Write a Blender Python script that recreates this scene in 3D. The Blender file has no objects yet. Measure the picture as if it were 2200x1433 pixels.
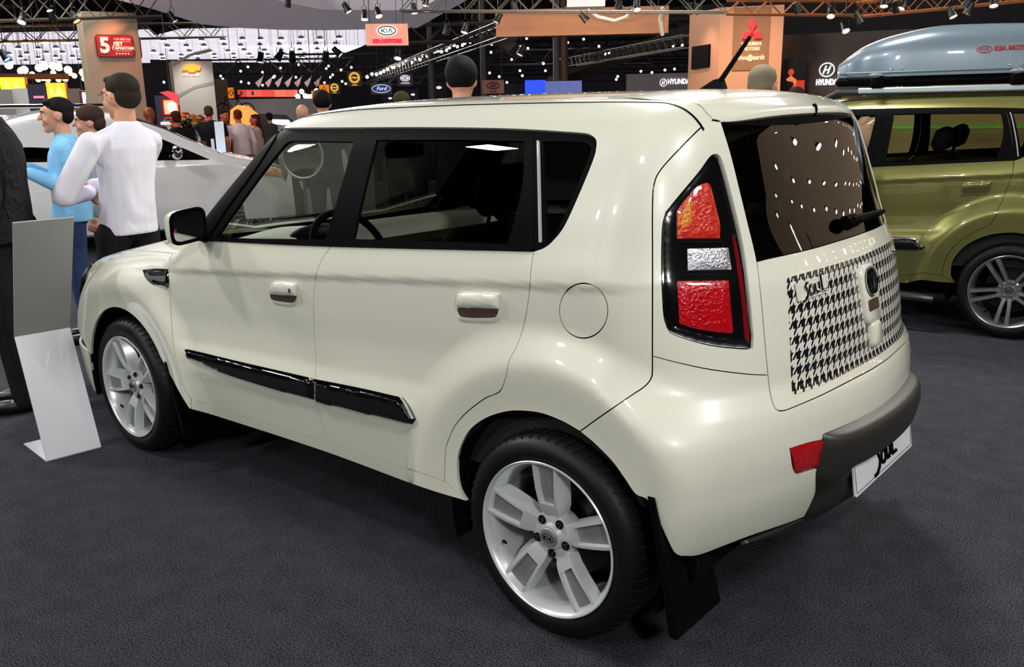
import bpy, math, random
import numpy as np
from mathutils import Vector, Matrix
from mathutils.geometry import delaunay_2d_cdt
random.seed(4)
scene = bpy.context.scene
COL = scene.collection
R = math.radians

# ------------------------------------------------------------------ camera
IMW, IMH, FPX = 2200, 1433, 1920.5
CAM = np.array([-1.5395, 2.8335, 1.6119])
_yaw, _pit, _rol = R(-49.6865), R(-14.2648), R(-1.0449)
CF = np.array([math.cos(_pit)*math.cos(_yaw), math.cos(_pit)*math.sin(_yaw), math.sin(_pit)])
_r = np.cross(CF, [0, 0, 1]); _r /= np.linalg.norm(_r); _u = np.cross(_r, CF)
CR = math.cos(_rol)*_r + math.sin(_rol)*_u
CU = -math.sin(_rol)*_r + math.cos(_rol)*_u
cam_data = bpy.data.cameras.new('camera')
cam_data.sensor_width = 36; cam_data.lens = FPX*36/IMW
cam_data.clip_start = 0.05; cam_data.clip_end = 300
camera = bpy.data.objects.new('camera', cam_data); COL.objects.link(camera)
M = Matrix.Identity(4)
for i in range(3):
    M[i][0] = CR[i]; M[i][1] = CU[i]; M[i][2] = -CF[i]; M[i][3] = CAM[i]
camera.matrix_world = M
scene.camera = camera

# ------------------------------------------------------------------ world, exposure
world = bpy.data.worlds.new('world'); scene.world = world; world.use_nodes = True
wb = world.node_tree.nodes['Background']
wb.inputs[0].default_value = (0.95, 0.97, 1.0, 1); wb.inputs[1].default_value = 0.035
vs = scene.view_settings
vs.view_transform = 'Standard'; vs.look = 'None'; vs.gamma = 1; vs.use_curve_mapping = False
vs.exposure = 0.0
scene.cycles.max_bounces = 8; scene.cycles.glossy_bounces = 4; scene.cycles.transparent_max_bounces = 16
scene.cycles.sample_clamp_indirect = 4

# ------------------------------------------------------------------ lamps of the hall (rig above the stand) and added fill lights
def spot(loc, to, power, size=0.25, angle=60, blend=0.4, col=(1, 0.97, 0.92)):
    l = bpy.data.lights.new('hall_spotlight', 'SPOT'); l.energy = power; l.shadow_soft_size = size
    l.spot_size = R(angle); l.spot_blend = blend; l.color = col
    o = bpy.data.objects.new('hall_spotlight', l); COL.objects.link(o)
    o.location = loc; d = Vector(to)-Vector(loc); o.rotation_euler = d.to_track_quat('-Z', 'Y').to_euler()
    return o
def area(loc, to, power, sx, sy, col=(1, 0.98, 0.95)):
    l = bpy.data.lights.new('hall_flood_or_fill', 'AREA'); l.energy = power; l.shape = 'RECTANGLE'; l.size = sx; l.size_y = sy
    l.color = col
    o = bpy.data.objects.new('hall_flood_or_fill', l); COL.objects.link(o)
    o.location = loc; d = Vector(to)-Vector(loc); o.rotation_euler = d.to_track_quat('-Z', 'Y').to_euler()
    return o
# warm-white floods of the stand's rig, with added unseen fills marked below
area((2.0, -3.2, 5.4), (.6, 0, .5), 270, .8, .8)
area((-4.2, .9, 4.8), (-.5, .2, .9), 170, 1.0, 1.0)
area((-4.6, 4.4, 3.9), (-.6, .8, .5), 140, .5, .5)
area((4.0, 2.9, 4.6), (1.4, .9, .6), 80, .35, .35)
area((-1.2, 4.6, 5.2), (.8, .8, .8), 30, .5, .5)  # weak fill added on the camera side, not a lamp of the rig
area((7.5, 2.4, 4.8), (5.2, .6, 1.0), 200, 1.0, 1.0)
area((12, -3, 5.5), (10, -4, 0), 500, 3, 3)
area((22, -16, 7), (16, -14, 0), 900, 4, 4)
area((-1.5, -6.5, 5), (0, -4, 0.6), 180, 1.0, 1.0, (1, .95, .85))
area((6, -14, 6), (4, -12, 0), 400, 3, 3, (1, .85, .7))
area((.9, 7.0, 4.0), (.9, .9, .9), 75, .3, .3)  # unseen fill, added to lift the car's left flank
area((3.6, 6.6, 3.9), (2.2, .9, .8), 75, .3, .3)  # second added fill for the left flank, farther forward
area((45, -40, 6), (50, -40, 12), 3500, 8, 8, (.9, .85, 1))  # added upward light, lifts the dark roof and far end of the hall
area((25, -50, 6), (27, -55, 12), 2500, 8, 8, (.95, .85, .8))  # another added upward light for the dark background
area((5, -6.0, 4.6), (3, -8.5, 1.2), 150, 1, 1, (1, .9, .7))  # extra light added for the sand wall beyond the green car


# ------------------------------------------------------------------ materials
MATS = {}
def srgb(h):
    if isinstance(h, str):
        h = h.lstrip('#'); c = [int(h[i:i+2], 16)/255 for i in (0, 2, 4)]
    else: c = [v/255 for v in h]
    return tuple(v/12.92 if v <= 0.04045 else ((v+0.055)/1.055)**2.4 for v in c) + (1,)
def mat(name, col, rough=0.5, metal=0.0, coat=0.0, spec=0.5, emit=None, estr=0.0, noise=None, alpha=None, bump=None, sheen=0):
    if name in MATS: return MATS[name]
    m = bpy.data.materials.new(name); m.use_nodes = True; MATS[name] = m
    nt = m.node_tree; b = nt.nodes['Principled BSDF']
    c = srgb(col)
    b.inputs['Base Color'].default_value = c
    b.inputs['Roughness'].default_value = rough; b.inputs['Metallic'].default_value = metal
    b.inputs['Coat Weight'].default_value = coat; b.inputs['Coat Roughness'].default_value = 0.03
    b.inputs['Specular IOR Level'].default_value = spec
    if sheen: b.inputs['Sheen Weight'].default_value = sheen
    if emit is not None:
        b.inputs['Emission Color'].default_value = srgb(emit); b.inputs['Emission Strength'].default_value = estr
    if noise:      # (scale, amount)
        tc = nt.nodes.new('ShaderNodeTexCoord'); n = nt.nodes.new('ShaderNodeTexNoise'); n.inputs['Scale'].default_value = noise[0]
        n.inputs['Detail'].default_value = 4
        mx = nt.nodes.new('ShaderNodeMix'); mx.data_type = 'RGBA'
        mx.inputs['A'].default_value = tuple(v*(1-noise[1]) for v in c[:3])+(1,)
        mx.inputs['B'].default_value = tuple(min(1, v*(1+noise[1])) for v in c[:3])+(1,)
        nt.links.new(tc.outputs['Object'], n.inputs['Vector']); nt.links.new(n.outputs['Fac'], mx.inputs['Factor'])
        nt.links.new(mx.outputs['Result'], b.inputs['Base Color'])
    if bump:       # (scale, strength, distance)
        tc = nt.nodes.new('ShaderNodeTexCoord'); n = nt.nodes.new('ShaderNodeTexNoise'); n.inputs['Scale'].default_value = bump[0]
        n.inputs['Detail'].default_value = 3
        bp = nt.nodes.new('ShaderNodeBump'); bp.inputs['Strength'].default_value = bump[1]; bp.inputs['Distance'].default_value = bump[2]
        nt.links.new(tc.outputs['Object'], n.inputs['Vector']); nt.links.new(n.outputs['Fac'], bp.inputs['Height'])
        nt.links.new(bp.outputs['Normal'], b.inputs['Normal'])
    return m
def glassmat(name, tint, refl=1.0):
    if name in MATS: return MATS[name]
    m = bpy.data.materials.new(name); m.use_nodes = True; MATS[name] = m
    nt = m.node_tree; nt.nodes.clear()
    out = nt.nodes.new('ShaderNodeOutputMaterial'); t = nt.nodes.new('ShaderNodeBsdfTransparent'); g = nt.nodes.new('ShaderNodeBsdfGlossy')
    t.inputs[0].default_value = tuple(tint)+(1,); g.inputs['Roughness'].default_value = 0.0
    g.inputs['Color'].default_value = (refl, refl, refl, 1)
    ge = nt.nodes.new('ShaderNodeNewGeometry'); dp = nt.nodes.new('ShaderNodeVectorMath'); dp.operation = 'DOT_PRODUCT'
    nt.links.new(ge.outputs['Normal'], dp.inputs[0]); nt.links.new(ge.outputs['Incoming'], dp.inputs[1])
    def mm(op, a, b_):
        n = nt.nodes.new('ShaderNodeMath'); n.operation = op; n.use_clamp = op != 'POWER' and False
        for i, v in enumerate((a, b_)):
            if isinstance(v, (int, float)): n.inputs[i].default_value = v
            elif v is not None: nt.links.new(v, n.inputs[i])
        return n.outputs[0]
    ab = mm('ABSOLUTE', dp.outputs['Value'], None); f_ = mm('MULTIPLY_ADD', mm('POWER', mm('SUBTRACT', 1.0, ab), 5.0), .93); f_.node.inputs[2].default_value = .06
    mx = nt.nodes.new('ShaderNodeMixShader')
    nt.links.new(f_, mx.inputs[0]); nt.links.new(t.outputs[0], mx.inputs[1]); nt.links.new(g.outputs[0], mx.inputs[2])
    nt.links.new(mx.outputs[0], out.inputs[0])
    return m

CREAM = mat('cream_paint', (221, 222, 206), 0.34, 0, 1.0)
GREEN = mat('olive_green_paint', (128, 127, 70), 0.3, 0.5, 1.0)
BLACKG = mat('gloss_black', (10, 10, 11), 0.15, 0, 0.5)
BLACKT = mat('black_trim', (11, 11, 12), 0.5, spec=.02)
BLACKP = mat('black_plastic', (40, 39, 36), 0.45, bump=(900, 0.15, 0.001))
RUBBER = mat('tyre_rubber', (12, 12, 13), 0.5, spec=.3)
DARK = mat('dark_lining', (5, 5, 6), 0.85, spec=.1)
CHROME = mat('chrome', (225, 226, 228), 0.08, 1.0)
ALLOY = mat('white_silver_alloy', (216, 220, 222), 0.3, 0.35, 0.6)
ALLOYG = mat('grey_alloy_inset', (150, 150, 152), 0.42, 0.5)
GLASS = glassmat('clear_glass', (0.72, 0.76, 0.74))
GLASST = glassmat('tinted_glass', (0.16, 0.165, 0.15))
SEATF = mat('black_seat_fabric', (26, 26, 27), 0.85)
WHITE = mat('white_panel', (225, 226, 228), 0.35)

# ------------------------------------------------------------------ mesh helpers
def link(name, me, m=None, parent=None):
    o = bpy.data.objects.new(name, me); COL.objects.link(o)
    if m is not None: me.materials.append(m)
    if parent is not None: o.parent = parent
    return o
def mesh(name, verts, faces, m=None, parent=None, smooth=False, sharp=None):
    me = bpy.data.meshes.new(name)
    me.from_pydata([tuple(map(float, v)) for v in verts], [], [tuple(int(i) for i in f) for f in faces]); me.update()
    if smooth:
        me.polygons.foreach_set('use_smooth', [True]*len(me.polygons))
        if sharp: me.set_sharp_from_angle(angle=R(sharp))
    return link(name, me, m, parent)
class MB:
    "collects shapes of ONE part"
    def __init__(s): s.v = []; s.f = []
    def add(s, v, f):
        n = len(s.v); s.v += [tuple(map(float, p)) for p in v]; s.f += [tuple(n+int(i) for i in q) for q in f]; return s
    def box(s, x0, x1, y0, y1, z0, z1, mtx=None, bev=0.0):
        if bev > 0:
            X = (x0+bev, x1-bev); Y = (y0+bev, y1-bev); Z = (z0+bev, z1-bev)
            pts = []
            for sx in (0, 1):
                for sy in (0, 1):
                    for sz in (0, 1):
                        c = (X[sx], Y[sy], Z[sz]); d = (bev*(2*sx-1), bev*(2*sy-1), bev*(2*sz-1))
                        pts += [(c[0]+d[0], c[1], c[2]), (c[0], c[1]+d[1], c[2]), (c[0], c[1], c[2]+d[2])]
            I = lambda sx, sy, sz, a: (sx*4+sy*2+sz)*3+a
            F = []
            for k in (0, 1):
                q = [I(k, 0, 0, 0), I(k, 1, 0, 0), I(k, 1, 1, 0), I(k, 0, 1, 0)]; F.append(q if k else q[::-1])
                q = [I(0, k, 0, 1), I(0, k, 1, 1), I(1, k, 1, 1), I(1, k, 0, 1)]; F.append(q if k else q[::-1])
                q = [I(0, 0, k, 2), I(1, 0, k, 2), I(1, 1, k, 2), I(0, 1, k, 2)]; F.append(q if k else q[::-1])
            for a in (0, 1):
                for b in (0, 1):
                    F.append([I(a, b, 0, 0), I(a, b, 1, 0), I(a, b, 1, 1), I(a, b, 0, 1)])
                    F.append([I(a, 0, b, 0), I(a, 1, b, 0), I(a, 1, b, 2), I(a, 0, b, 2)])
                    F.append([I(0, a, b, 1), I(1, a, b, 1), I(1, a, b, 2), I(0, a, b, 2)])
                    for c in (0, 1): F.append([I(a, b, c, 0), I(a, b, c, 1), I(a, b, c, 2)])
            # fix winding against the centre
            ctr = np.array([(x0+x1)/2, (y0+y1)/2, (z0+z1)/2]); P = np.array(pts); F2 = []
            for q in F:
                n = np.cross(P[q[1]]-P[q[0]], P[q[2]]-P[q[0]])
                F2.append(q if np.dot(n, P[q].mean(0)-ctr) > 0 else q[::-1])
            F = F2
        else:
            pts = [(x0, y0, z0), (x1, y0, z0), (x1, y1, z0), (x0, y1, z0), (x0, y0, z1), (x1, y0, z1), (x1, y1, z1), (x0, y1, z1)]
            F = [(0, 3, 2, 1), (4, 5, 6, 7), (0, 1, 5, 4), (1, 2, 6, 5), (2, 3, 7, 6), (3, 0, 4, 7)]
        if mtx is not None: pts = [tuple(mtx @ Vector(p)) for p in pts]
        return s.add(pts, F)
    def tube(s, path, rad, n=12, closed=False, cap=True, sq=1.0):
        P = [Vector(p) for p in path]; L = len(P)
        rr = rad if hasattr(rad, '__len__') else [rad]*L
        prev = None; base = len(s.v); V = []
        for i, p in enumerate(P):
            a = P[(i-1) % L] if (closed or i > 0) else p; b = P[(i+1) % L] if (closed or i < L-1) else p
            t = (b-a).normalized()
            if prev is None:
                q = Vector((0, 0, 1)) if abs(t.z) < 0.9 else Vector((1, 0, 0)); u = t.cross(q).normalized()
            else: u = (prev - t*prev.dot(t)).normalized()
            prev = u; w = t.cross(u)
            for k in range(n):
                an = 2*math.pi*k/n; V.append(p+(u*math.cos(an)+w*math.sin(an)*sq)*rr[i])
        F = []
        for i in range(L if closed else L-1):
            for k in range(n):
                a = i*n+k; b = i*n+(k+1) % n; c = ((i+1) % L)*n+(k+1) % n; d = ((i+1) % L)*n+k
                F.append((a, b, c, d))
        if cap and not closed:
            F.append(tuple(range(n))[::-1]); F.append(tuple((L-1)*n+k for k in range(n)))
        return s.add(V, F)
    def lathe(s, prof, n=32, axis='z', origin=(0, 0, 0), closed=False):
        V = []; o = origin
        for (r, h) in prof:
            for k in range(n):
                a = 2*math.pi*k/n; c, d = r*math.cos(a), r*math.sin(a)
                V.append({'z': (o[0]+c, o[1]+d, o[2]+h), 'y': (o[0]+c, o[1]+h, o[2]-d), 'x': (o[0]+h, o[1]+c, o[2]+d)}[axis])
        F = []; L = len(prof)
        for i in range(L if closed else L-1):
            for k in range(n):
                j = (i+1) % L
                F.append((i*n+k, i*n+(k+1) % n, j*n+(k+1) % n, j*n+k))
        return s.add(V, F)
    def prism(s, poly, h0, h1, fr=None):
        "poly: 2D outline; fr(u,v,h)->3D"
        fr = fr or (lambda u, v, h: (u, v, h)); n = len(poly)
        V = [fr(u, v, h0) for u, v in poly]+[fr(u, v, h1) for u, v in poly]
        F = [tuple(range(n))[::-1], tuple(range(n, 2*n))]+[(i, (i+1) % n, n+(i+1) % n, n+i) for i in range(n)]
        return s.add(V, F)
    def ball(s, c, r, n=16, m=10, sc=(1, 1, 1)):
        V = []; F = []
        for i in range(m+1):
            t = math.pi*i/m
            for k in range(n):
                a = 2*math.pi*k/n
                V.append((c[0]+r*sc[0]*math.sin(t)*math.cos(a), c[1]+r*sc[1]*math.sin(t)*math.sin(a), c[2]+r*sc[2]*math.cos(t)))
        for i in range(m):
            for k in range(n): F.append((i*n+k, (i+1)*n+k, (i+1)*n+(k+1) % n, i*n+(k+1) % n))
        return s.add(V, F)
    def build(s, name, m, parent=None, smooth=False, sharp=35):
        o = mesh(name, s.v, s.f, m, parent, smooth, sharp if smooth else None)
        if not smooth or True:
            import bmesh
            bm = bmesh.new(); bm.from_mesh(o.data); bmesh.ops.remove_doubles(bm, verts=bm.verts, dist=1e-5)
            bmesh.ops.recalc_face_normals(bm, faces=bm.faces); bm.to_mesh(o.data); bm.free()
            if smooth and sharp: o.data.set_sharp_from_angle(angle=R(sharp))
        return o
def empty(name, loc=(0, 0, 0), rz=0, label=None, cat=None, group=None):
    o = bpy.data.objects.new(name, None); COL.objects.link(o); o.location = loc; o.rotation_euler = (0, 0, rz)
    o.empty_display_size = 0.2
    if label: o['label'] = label; o['category'] = cat
    if group: o['group'] = group
    return o
def tag(o, label, cat, group=None, kind=None):
    if label: o['label'] = label
    if cat: o['category'] = cat
    if group: o['group'] = group
    if kind: o['kind'] = kind
    return o
def struct(o): o['kind'] = 'structure'; return o
def copy_tree(o, parent=None):
    c = o.copy(); COL.objects.link(c); c.parent = parent
    for ch in list(o.children): copy_tree(ch, c)
    return c
def text_mesh(name, body, size, m, parent=None, mtx=None, ext=0.002, align='CENTER', sx=1.0, shear=0.0, offset=0.0, spacing=1.0):
    cu = bpy.data.curves.new(name, 'FONT'); cu.body = body; cu.size = size; cu.extrude = ext; cu.align_x = align; cu.align_y = 'CENTER'
    cu.shear = shear; cu.offset = offset; cu.space_character = spacing; cu.resolution_u = 3
    t = bpy.data.objects.new(name, cu); COL.objects.link(t)
    dg = bpy.context.evaluated_depsgraph_get(); me = bpy.data.meshes.new_from_object(t.evaluated_get(dg))
    bpy.data.objects.remove(t)
    for v in me.vertices: v.co.x *= sx
    if mtx is not None: me.transform(mtx)
    me.materials.clear(); return link(name, me, m, parent)
def frame(origin, xdir, ydir):
    x = Vector(xdir).normalized(); z = x.cross(Vector(ydir)).normalized(); y = z.cross(x)
    m = Matrix.Identity(4)
    for i in range(3): m[i][0] = x[i]; m[i][1] = y[i]; m[i][2] = z[i]; m[i][3] = origin[i]
    return m
def pix(px, py):
    return CF + (px-IMW/2)/FPX*CR - (py-IMH/2)/FPX*CU
def at(px, py, depth):
    "point seen at a pixel, depth measured horizontally from the camera"
    d = pix(px, py); return CAM + d*depth/math.hypot(d[0], d[1])
def on_plane(px, py, axis, val):
    d = pix(px, py); return CAM + d*(val-CAM[axis])/d[axis]

# ------------------------------------------------------------------ the car body as one smooth surface F(x,y,z)=0 (x forward, y left)
def pchip(xs, ys):
    xs = np.array(xs, float); ys = np.array(ys, float); h = np.diff(xs); d = np.diff(ys)/h
    m = np.zeros_like(xs); m[0] = d[0]; m[-1] = d[-1]
    for i in range(1, len(xs)-1):
        if d[i-1]*d[i] > 0:
            w1 = 2*h[i]+h[i-1]; w2 = h[i]+2*h[i-1]; m[i] = (w1+w2)/(w1/d[i-1]+w2/d[i])
    def f(x):
        x = np.clip(x, xs[0], xs[-1]); i = np.clip(np.searchsorted(xs, x)-1, 0, len(xs)-2)
        t = (x-xs[i])/h[i]
        return ys[i]*(1+2*t)*(1-t)**2+m[i]*h[i]*t*(1-t)**2+ys[i+1]*t*t*(3-2*t)+m[i+1]*h[i]*t*t*(t-1)
    return f
def smax(a, b, k):
    h = np.maximum(k-np.abs(a-b), 0)/k; return np.maximum(a, b)+h*h*k*0.25
def smin(a, b, k): return -smax(-a, -b, k)
def sstep(t): t = np.clip(t, 0, 1); return t*t*(3-2*t)
# half width against q = height above the shoulder crease (crease rises to the rear)
W_LOW = pchip([0.10, 0.22, 0.32, 0.42, 0.50, 0.57, 0.61, 0.65, 0.70, 0.78, 0.90, 1.01, 1.04], [0.76, 0.80, 0.825, 0.843, 0.856, 0.868, 0.868, 0.860, 0.846, 0.843, 0.852, 0.857, 0.857])
W_UP = pchip([-0.06, 0.0, 0.02, 0.10, 0.20, 0.49, 0.62], [0.866, 0.866, 0.863, 0.842, 0.815, 0.705, 0.66])
XR = pchip([0.15, 0.28, 0.42, 0.55, 0.66, 0.72, 0.77, 0.815, 0.84, 0.90, 1.05, 1.12, 1.18, 1.37, 1.56, 1.64, 1.75],
           [-0.48, -0.58, -0.65, -0.685, -0.696, -0.692, -0.680, -0.655, -0.642, -0.632, -0.600, -0.582, -0.553, -0.468, -0.378, -0.34, -0.28])
ZR = pchip([-0.6, -0.45, -0.3, 0.0, 0.5, 1.0, 1.35, 1.6, 1.9], [1.612, 1.632, 1.642, 1.654, 1.658, 1.652, 1.630, 1.588, 1.50])
ZH = pchip([1.8, 2.15, 2.5, 2.9, 3.15, 3.3, 3.42], [1.10, 1.06, 1.03, 0.975, 0.90, 0.82, 0.68])
XF = pchip([0.15, 0.30, 0.5, 0.7, 0.85, 1.0], [3.28, 3.36, 3.40, 3.39, 3.36, 3.30])
KR = pchip([0.2, 0.7, 1.05, 1.16, 1.35, 1.54, 1.7], [0.31, 0.30, 0.26, 0.25, 0.19, 0.12, 0.08])
C4 = pchip([0.2, 0.70, 0.92, 1.7], [0.0, 0.03, 0.40, 0.42])
WHEELS = ((0.0, 0.33), (2.55, 0.33))
def F(P):
    x = P[:, 0]; y = np.abs(P[:, 1]); z = P[:, 2]
    crease = 1.119-0.0795*x
    q = z-crease
    cb = sstep((q+0.026)/0.03)
    w = W_LOW(np.minimum(z/crease*1.04, 1.04))*(1-cb)+W_UP(q)*cb
    w = w - 0.022*sstep((x-2.3)/0.9) - 0.012*sstep((-x+0.1)/0.6)
    for cx, cz in WHEELS:
        d = np.sqrt((x-cx)**2+(z-cz)**2)
        rc = 0.545 if cx == 0 else 0.53
        fl = sstep((rc+0.13-d)/0.14)
        w = w*(1-fl)+np.maximum(w, 0.878+0.019*sstep((d-0.385)/(rc-0.385)))*fl
        # lip rolls in slightly at the opening
    side = y-w
    c4 = C4(z)
    xr = XR(z)+(KR(z)-0.27*c4)*y**2+c4*y**4
    rear = (xr-x)*0.95
    zr = ZR(x)-0.085*y**2
    roof = z-zr
    wind = (x-(2.17-0.11*y**2)+(z-1.04)*1.10)/1.49
    zh = ZH(x)-0.10*y**2
    hood = z-zh
    front = (x-(XF(z)-0.30*y**2))
    top = smin(smax(roof, wind, 0.06), hood, 0.05)
    f = smax(side, top, 0.15)
    f = smax(f, rear, 0.11)
    f = smax(f, front, 0.25)
    return f
def solve(A, D, rmax=1.6, n=34):
    lo = np.zeros(len(A)); hi = np.full(len(A), rmax)
    for _ in range(n):
        mid = (lo+hi)/2; s = F(A+D*mid[:, None]) > 0
        hi = np.where(s, mid, hi); lo = np.where(s, lo, mid)
    return A+D*((lo+hi)/2)[:, None]
def grad(P, e=2.5e-3):
    g = np.zeros_like(P)
    for i in range(3):
        d = np.zeros(3); d[i] = e
        g[:, i] = F(P+d)-F(P-d)
    return g/np.maximum(np.linalg.norm(g, axis=1, keepdims=True), 1e-9)
def dom_fwd(dom, P):
    x, y, z = P.T
    if dom == 'side': return np.stack([x, z], 1)
    if dom == 'rear': return np.stack([y, z], 1)
    if dom == 'top': return np.stack([x, y], 1)
    if dom == 'polar': return np.stack([x, 0.75*np.arctan2(z-1.05, y)], 1)
    if dom == 'wrap': return np.stack([0.8*np.arctan2(y, -(x-0.35)), z], 1)
    if dom == 'wrapf': return np.stack([-0.8*np.arctan2(y, (x-2.45)), z], 1)
def dom_inv(dom, U):
    n = len(U); u, v = U.T; o = np.zeros(n); one = np.ones(n)
    if dom == 'side': return solve(np.stack([u, o+0.2, v], 1), np.stack([o, one, o], 1))
    if dom == 'rear': return solve(np.stack([o+0.2, u, v], 1), np.stack([-one, o, o], 1))
    if dom == 'top': return solve(np.stack([u, v, o+0.5], 1), np.stack([o, o, one], 1))
    if dom == 'polar': return solve(np.stack([u, o, o+1.05], 1), np.stack([o, np.cos(v/0.75), np.sin(v/0.75)], 1))
    if dom == 'wrap': return solve(np.stack([o+0.35, o, v], 1), np.stack([-np.cos(u/0.8), np.sin(u/0.8), o], 1))
    if dom == 'wrapf': return solve(np.stack([o+2.45, o, v], 1), np.stack([np.cos(-u/0.8), np.sin(-u/0.8), o], 1))
def raycast(px):
    px = np.array(px, float)
    D = np.array([pix(a, b) for a, b in px]); D /= np.linalg.norm(D, axis=1, keepdims=True)
    A = np.repeat(CAM[None], len(px), 0)
    ts = np.arange(1.2, 7.0, 0.012); hit = np.full(len(px), np.nan); best = np.full(len(px), 1e9); bt = np.full(len(px), 3.0)
    for t in ts:
        f = F(A+D*t)
        new = np.isnan(hit) & (f < 0); hit[new] = t
        b = f < best; best[b & np.isnan(hit)] = f[b & np.isnan(hit)]; bt[b & np.isnan(hit)] = t
    miss = np.isnan(hit)
    lo = np.where(miss, bt, hit-0.012); hi = np.where(miss, bt, hit)
    for _ in range(24):
        mid = (lo+hi)/2; s = F(A+D*mid[:, None]) > 0
        lo = np.where(s & ~miss, mid, lo); hi = np.where(~s & ~miss, mid, hi)
    return A+D*((lo+hi)/2)[:, None]
def crv(pts, step=4.0):
    "smooth polyline through points; a point with a third item is a corner"
    if len(pts) == 1: return np.array([pts[0][:2]], float)
    segs = []; cur = [pts[0][:2]]
    for p in pts[1:]:
        cur.append(p[:2])
        if len(p) > 2: segs.append(cur); cur = [p[:2]]
    if len(cur) > 1: segs.append(cur)
    out = []
    for s in segs:
        s = np.array(s, float)
        if len(s) == 2: ctrl = s
        n = len(s); e = np.vstack([2*s[0]-s[1], s, 2*s[-1]-s[-2]])
        for i in range(n-1):
            L = np.linalg.norm(s[i+1]-s[i]); k = max(1, int(math.ceil(L/step)))
            for j in range(k):
                t = j/k; p0, p1, p2, p3 = e[i], e[i+1], e[i+2], e[i+3]
                out.append(0.5*((2*p1)+(-p0+p2)*t+(2*p0-5*p1+4*p2-p3)*t*t+(-p0+3*p1-3*p2+p3)*t**3))
    out.append(np.array(segs[-1][-1], float))
    return np.array(out)
def T(pts, step=4.0): return raycast(crv(pts, step))            # curve seen in the photograph -> on the body surface
def D3(dom, pts, step=0.01): return dom_inv(dom, crv(pts, step))  # curve given on the surface itself
def cat(*cs):
    out = [cs[0]]
    for c in cs[1:]: out.append(c)
    P = np.vstack(out); keep = [0]
    for i in range(1, len(P)):
        if np.linalg.norm(P[i]-P[keep[-1]]) > 1e-4: keep.append(i)
    if np.linalg.norm(P[keep[-1]]-P[0]) < 1e-4: keep.pop()
    return P[keep]
def resample(P, h):
    Q = np.vstack([P, P[:1]]); out = []
    for i in range(len(P)):
        L = np.linalg.norm(Q[i+1]-Q[i]); k = max(1, int(math.ceil(L/h)))
        for j in range(k): out.append(Q[i]+(Q[i+1]-Q[i])*j/k)
    return np.array(out)
def pip(pt, poly):
    x, y = pt.T; ins = np.zeros(len(pt), bool); n = len(poly)
    for i in range(n):
        x0, y0 = poly[i]; x1, y1 = poly[(i+1) % n]
        c = (y0 > y) != (y1 > y)
        if y1 != y0: ins ^= c & (x < (x1-x0)*(y-y0)/(y1-y0)+x0)
    return ins
def inset(U, g):
    area2 = np.sum(U[:, 0]*np.roll(U[:, 1], -1)-np.roll(U[:, 0], -1)*U[:, 1])
    if area2 < 0: U = U[::-1]
    if g == 0: return U
    a = np.roll(U, 1, 0); b = np.roll(U, -1, 0)
    d1 = U-a; d2 = b-U; n1 = np.stack([-d1[:, 1], d1[:, 0]], 1); n2 = np.stack([-d2[:, 1], d2[:, 0]], 1)
    n1 /= np.maximum(np.linalg.norm(n1, axis=1, keepdims=True), 1e-9); n2 /= np.maximum(np.linalg.norm(n2, axis=1, keepdims=True), 1e-9)
    n = n1+n2; n /= np.maximum(np.linalg.norm(n, axis=1, keepdims=True), 1e-6)
    c = np.clip(np.sum(n*n1, 1), 0.5, 1)
    return U+n*(g/c)[:, None]
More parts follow.
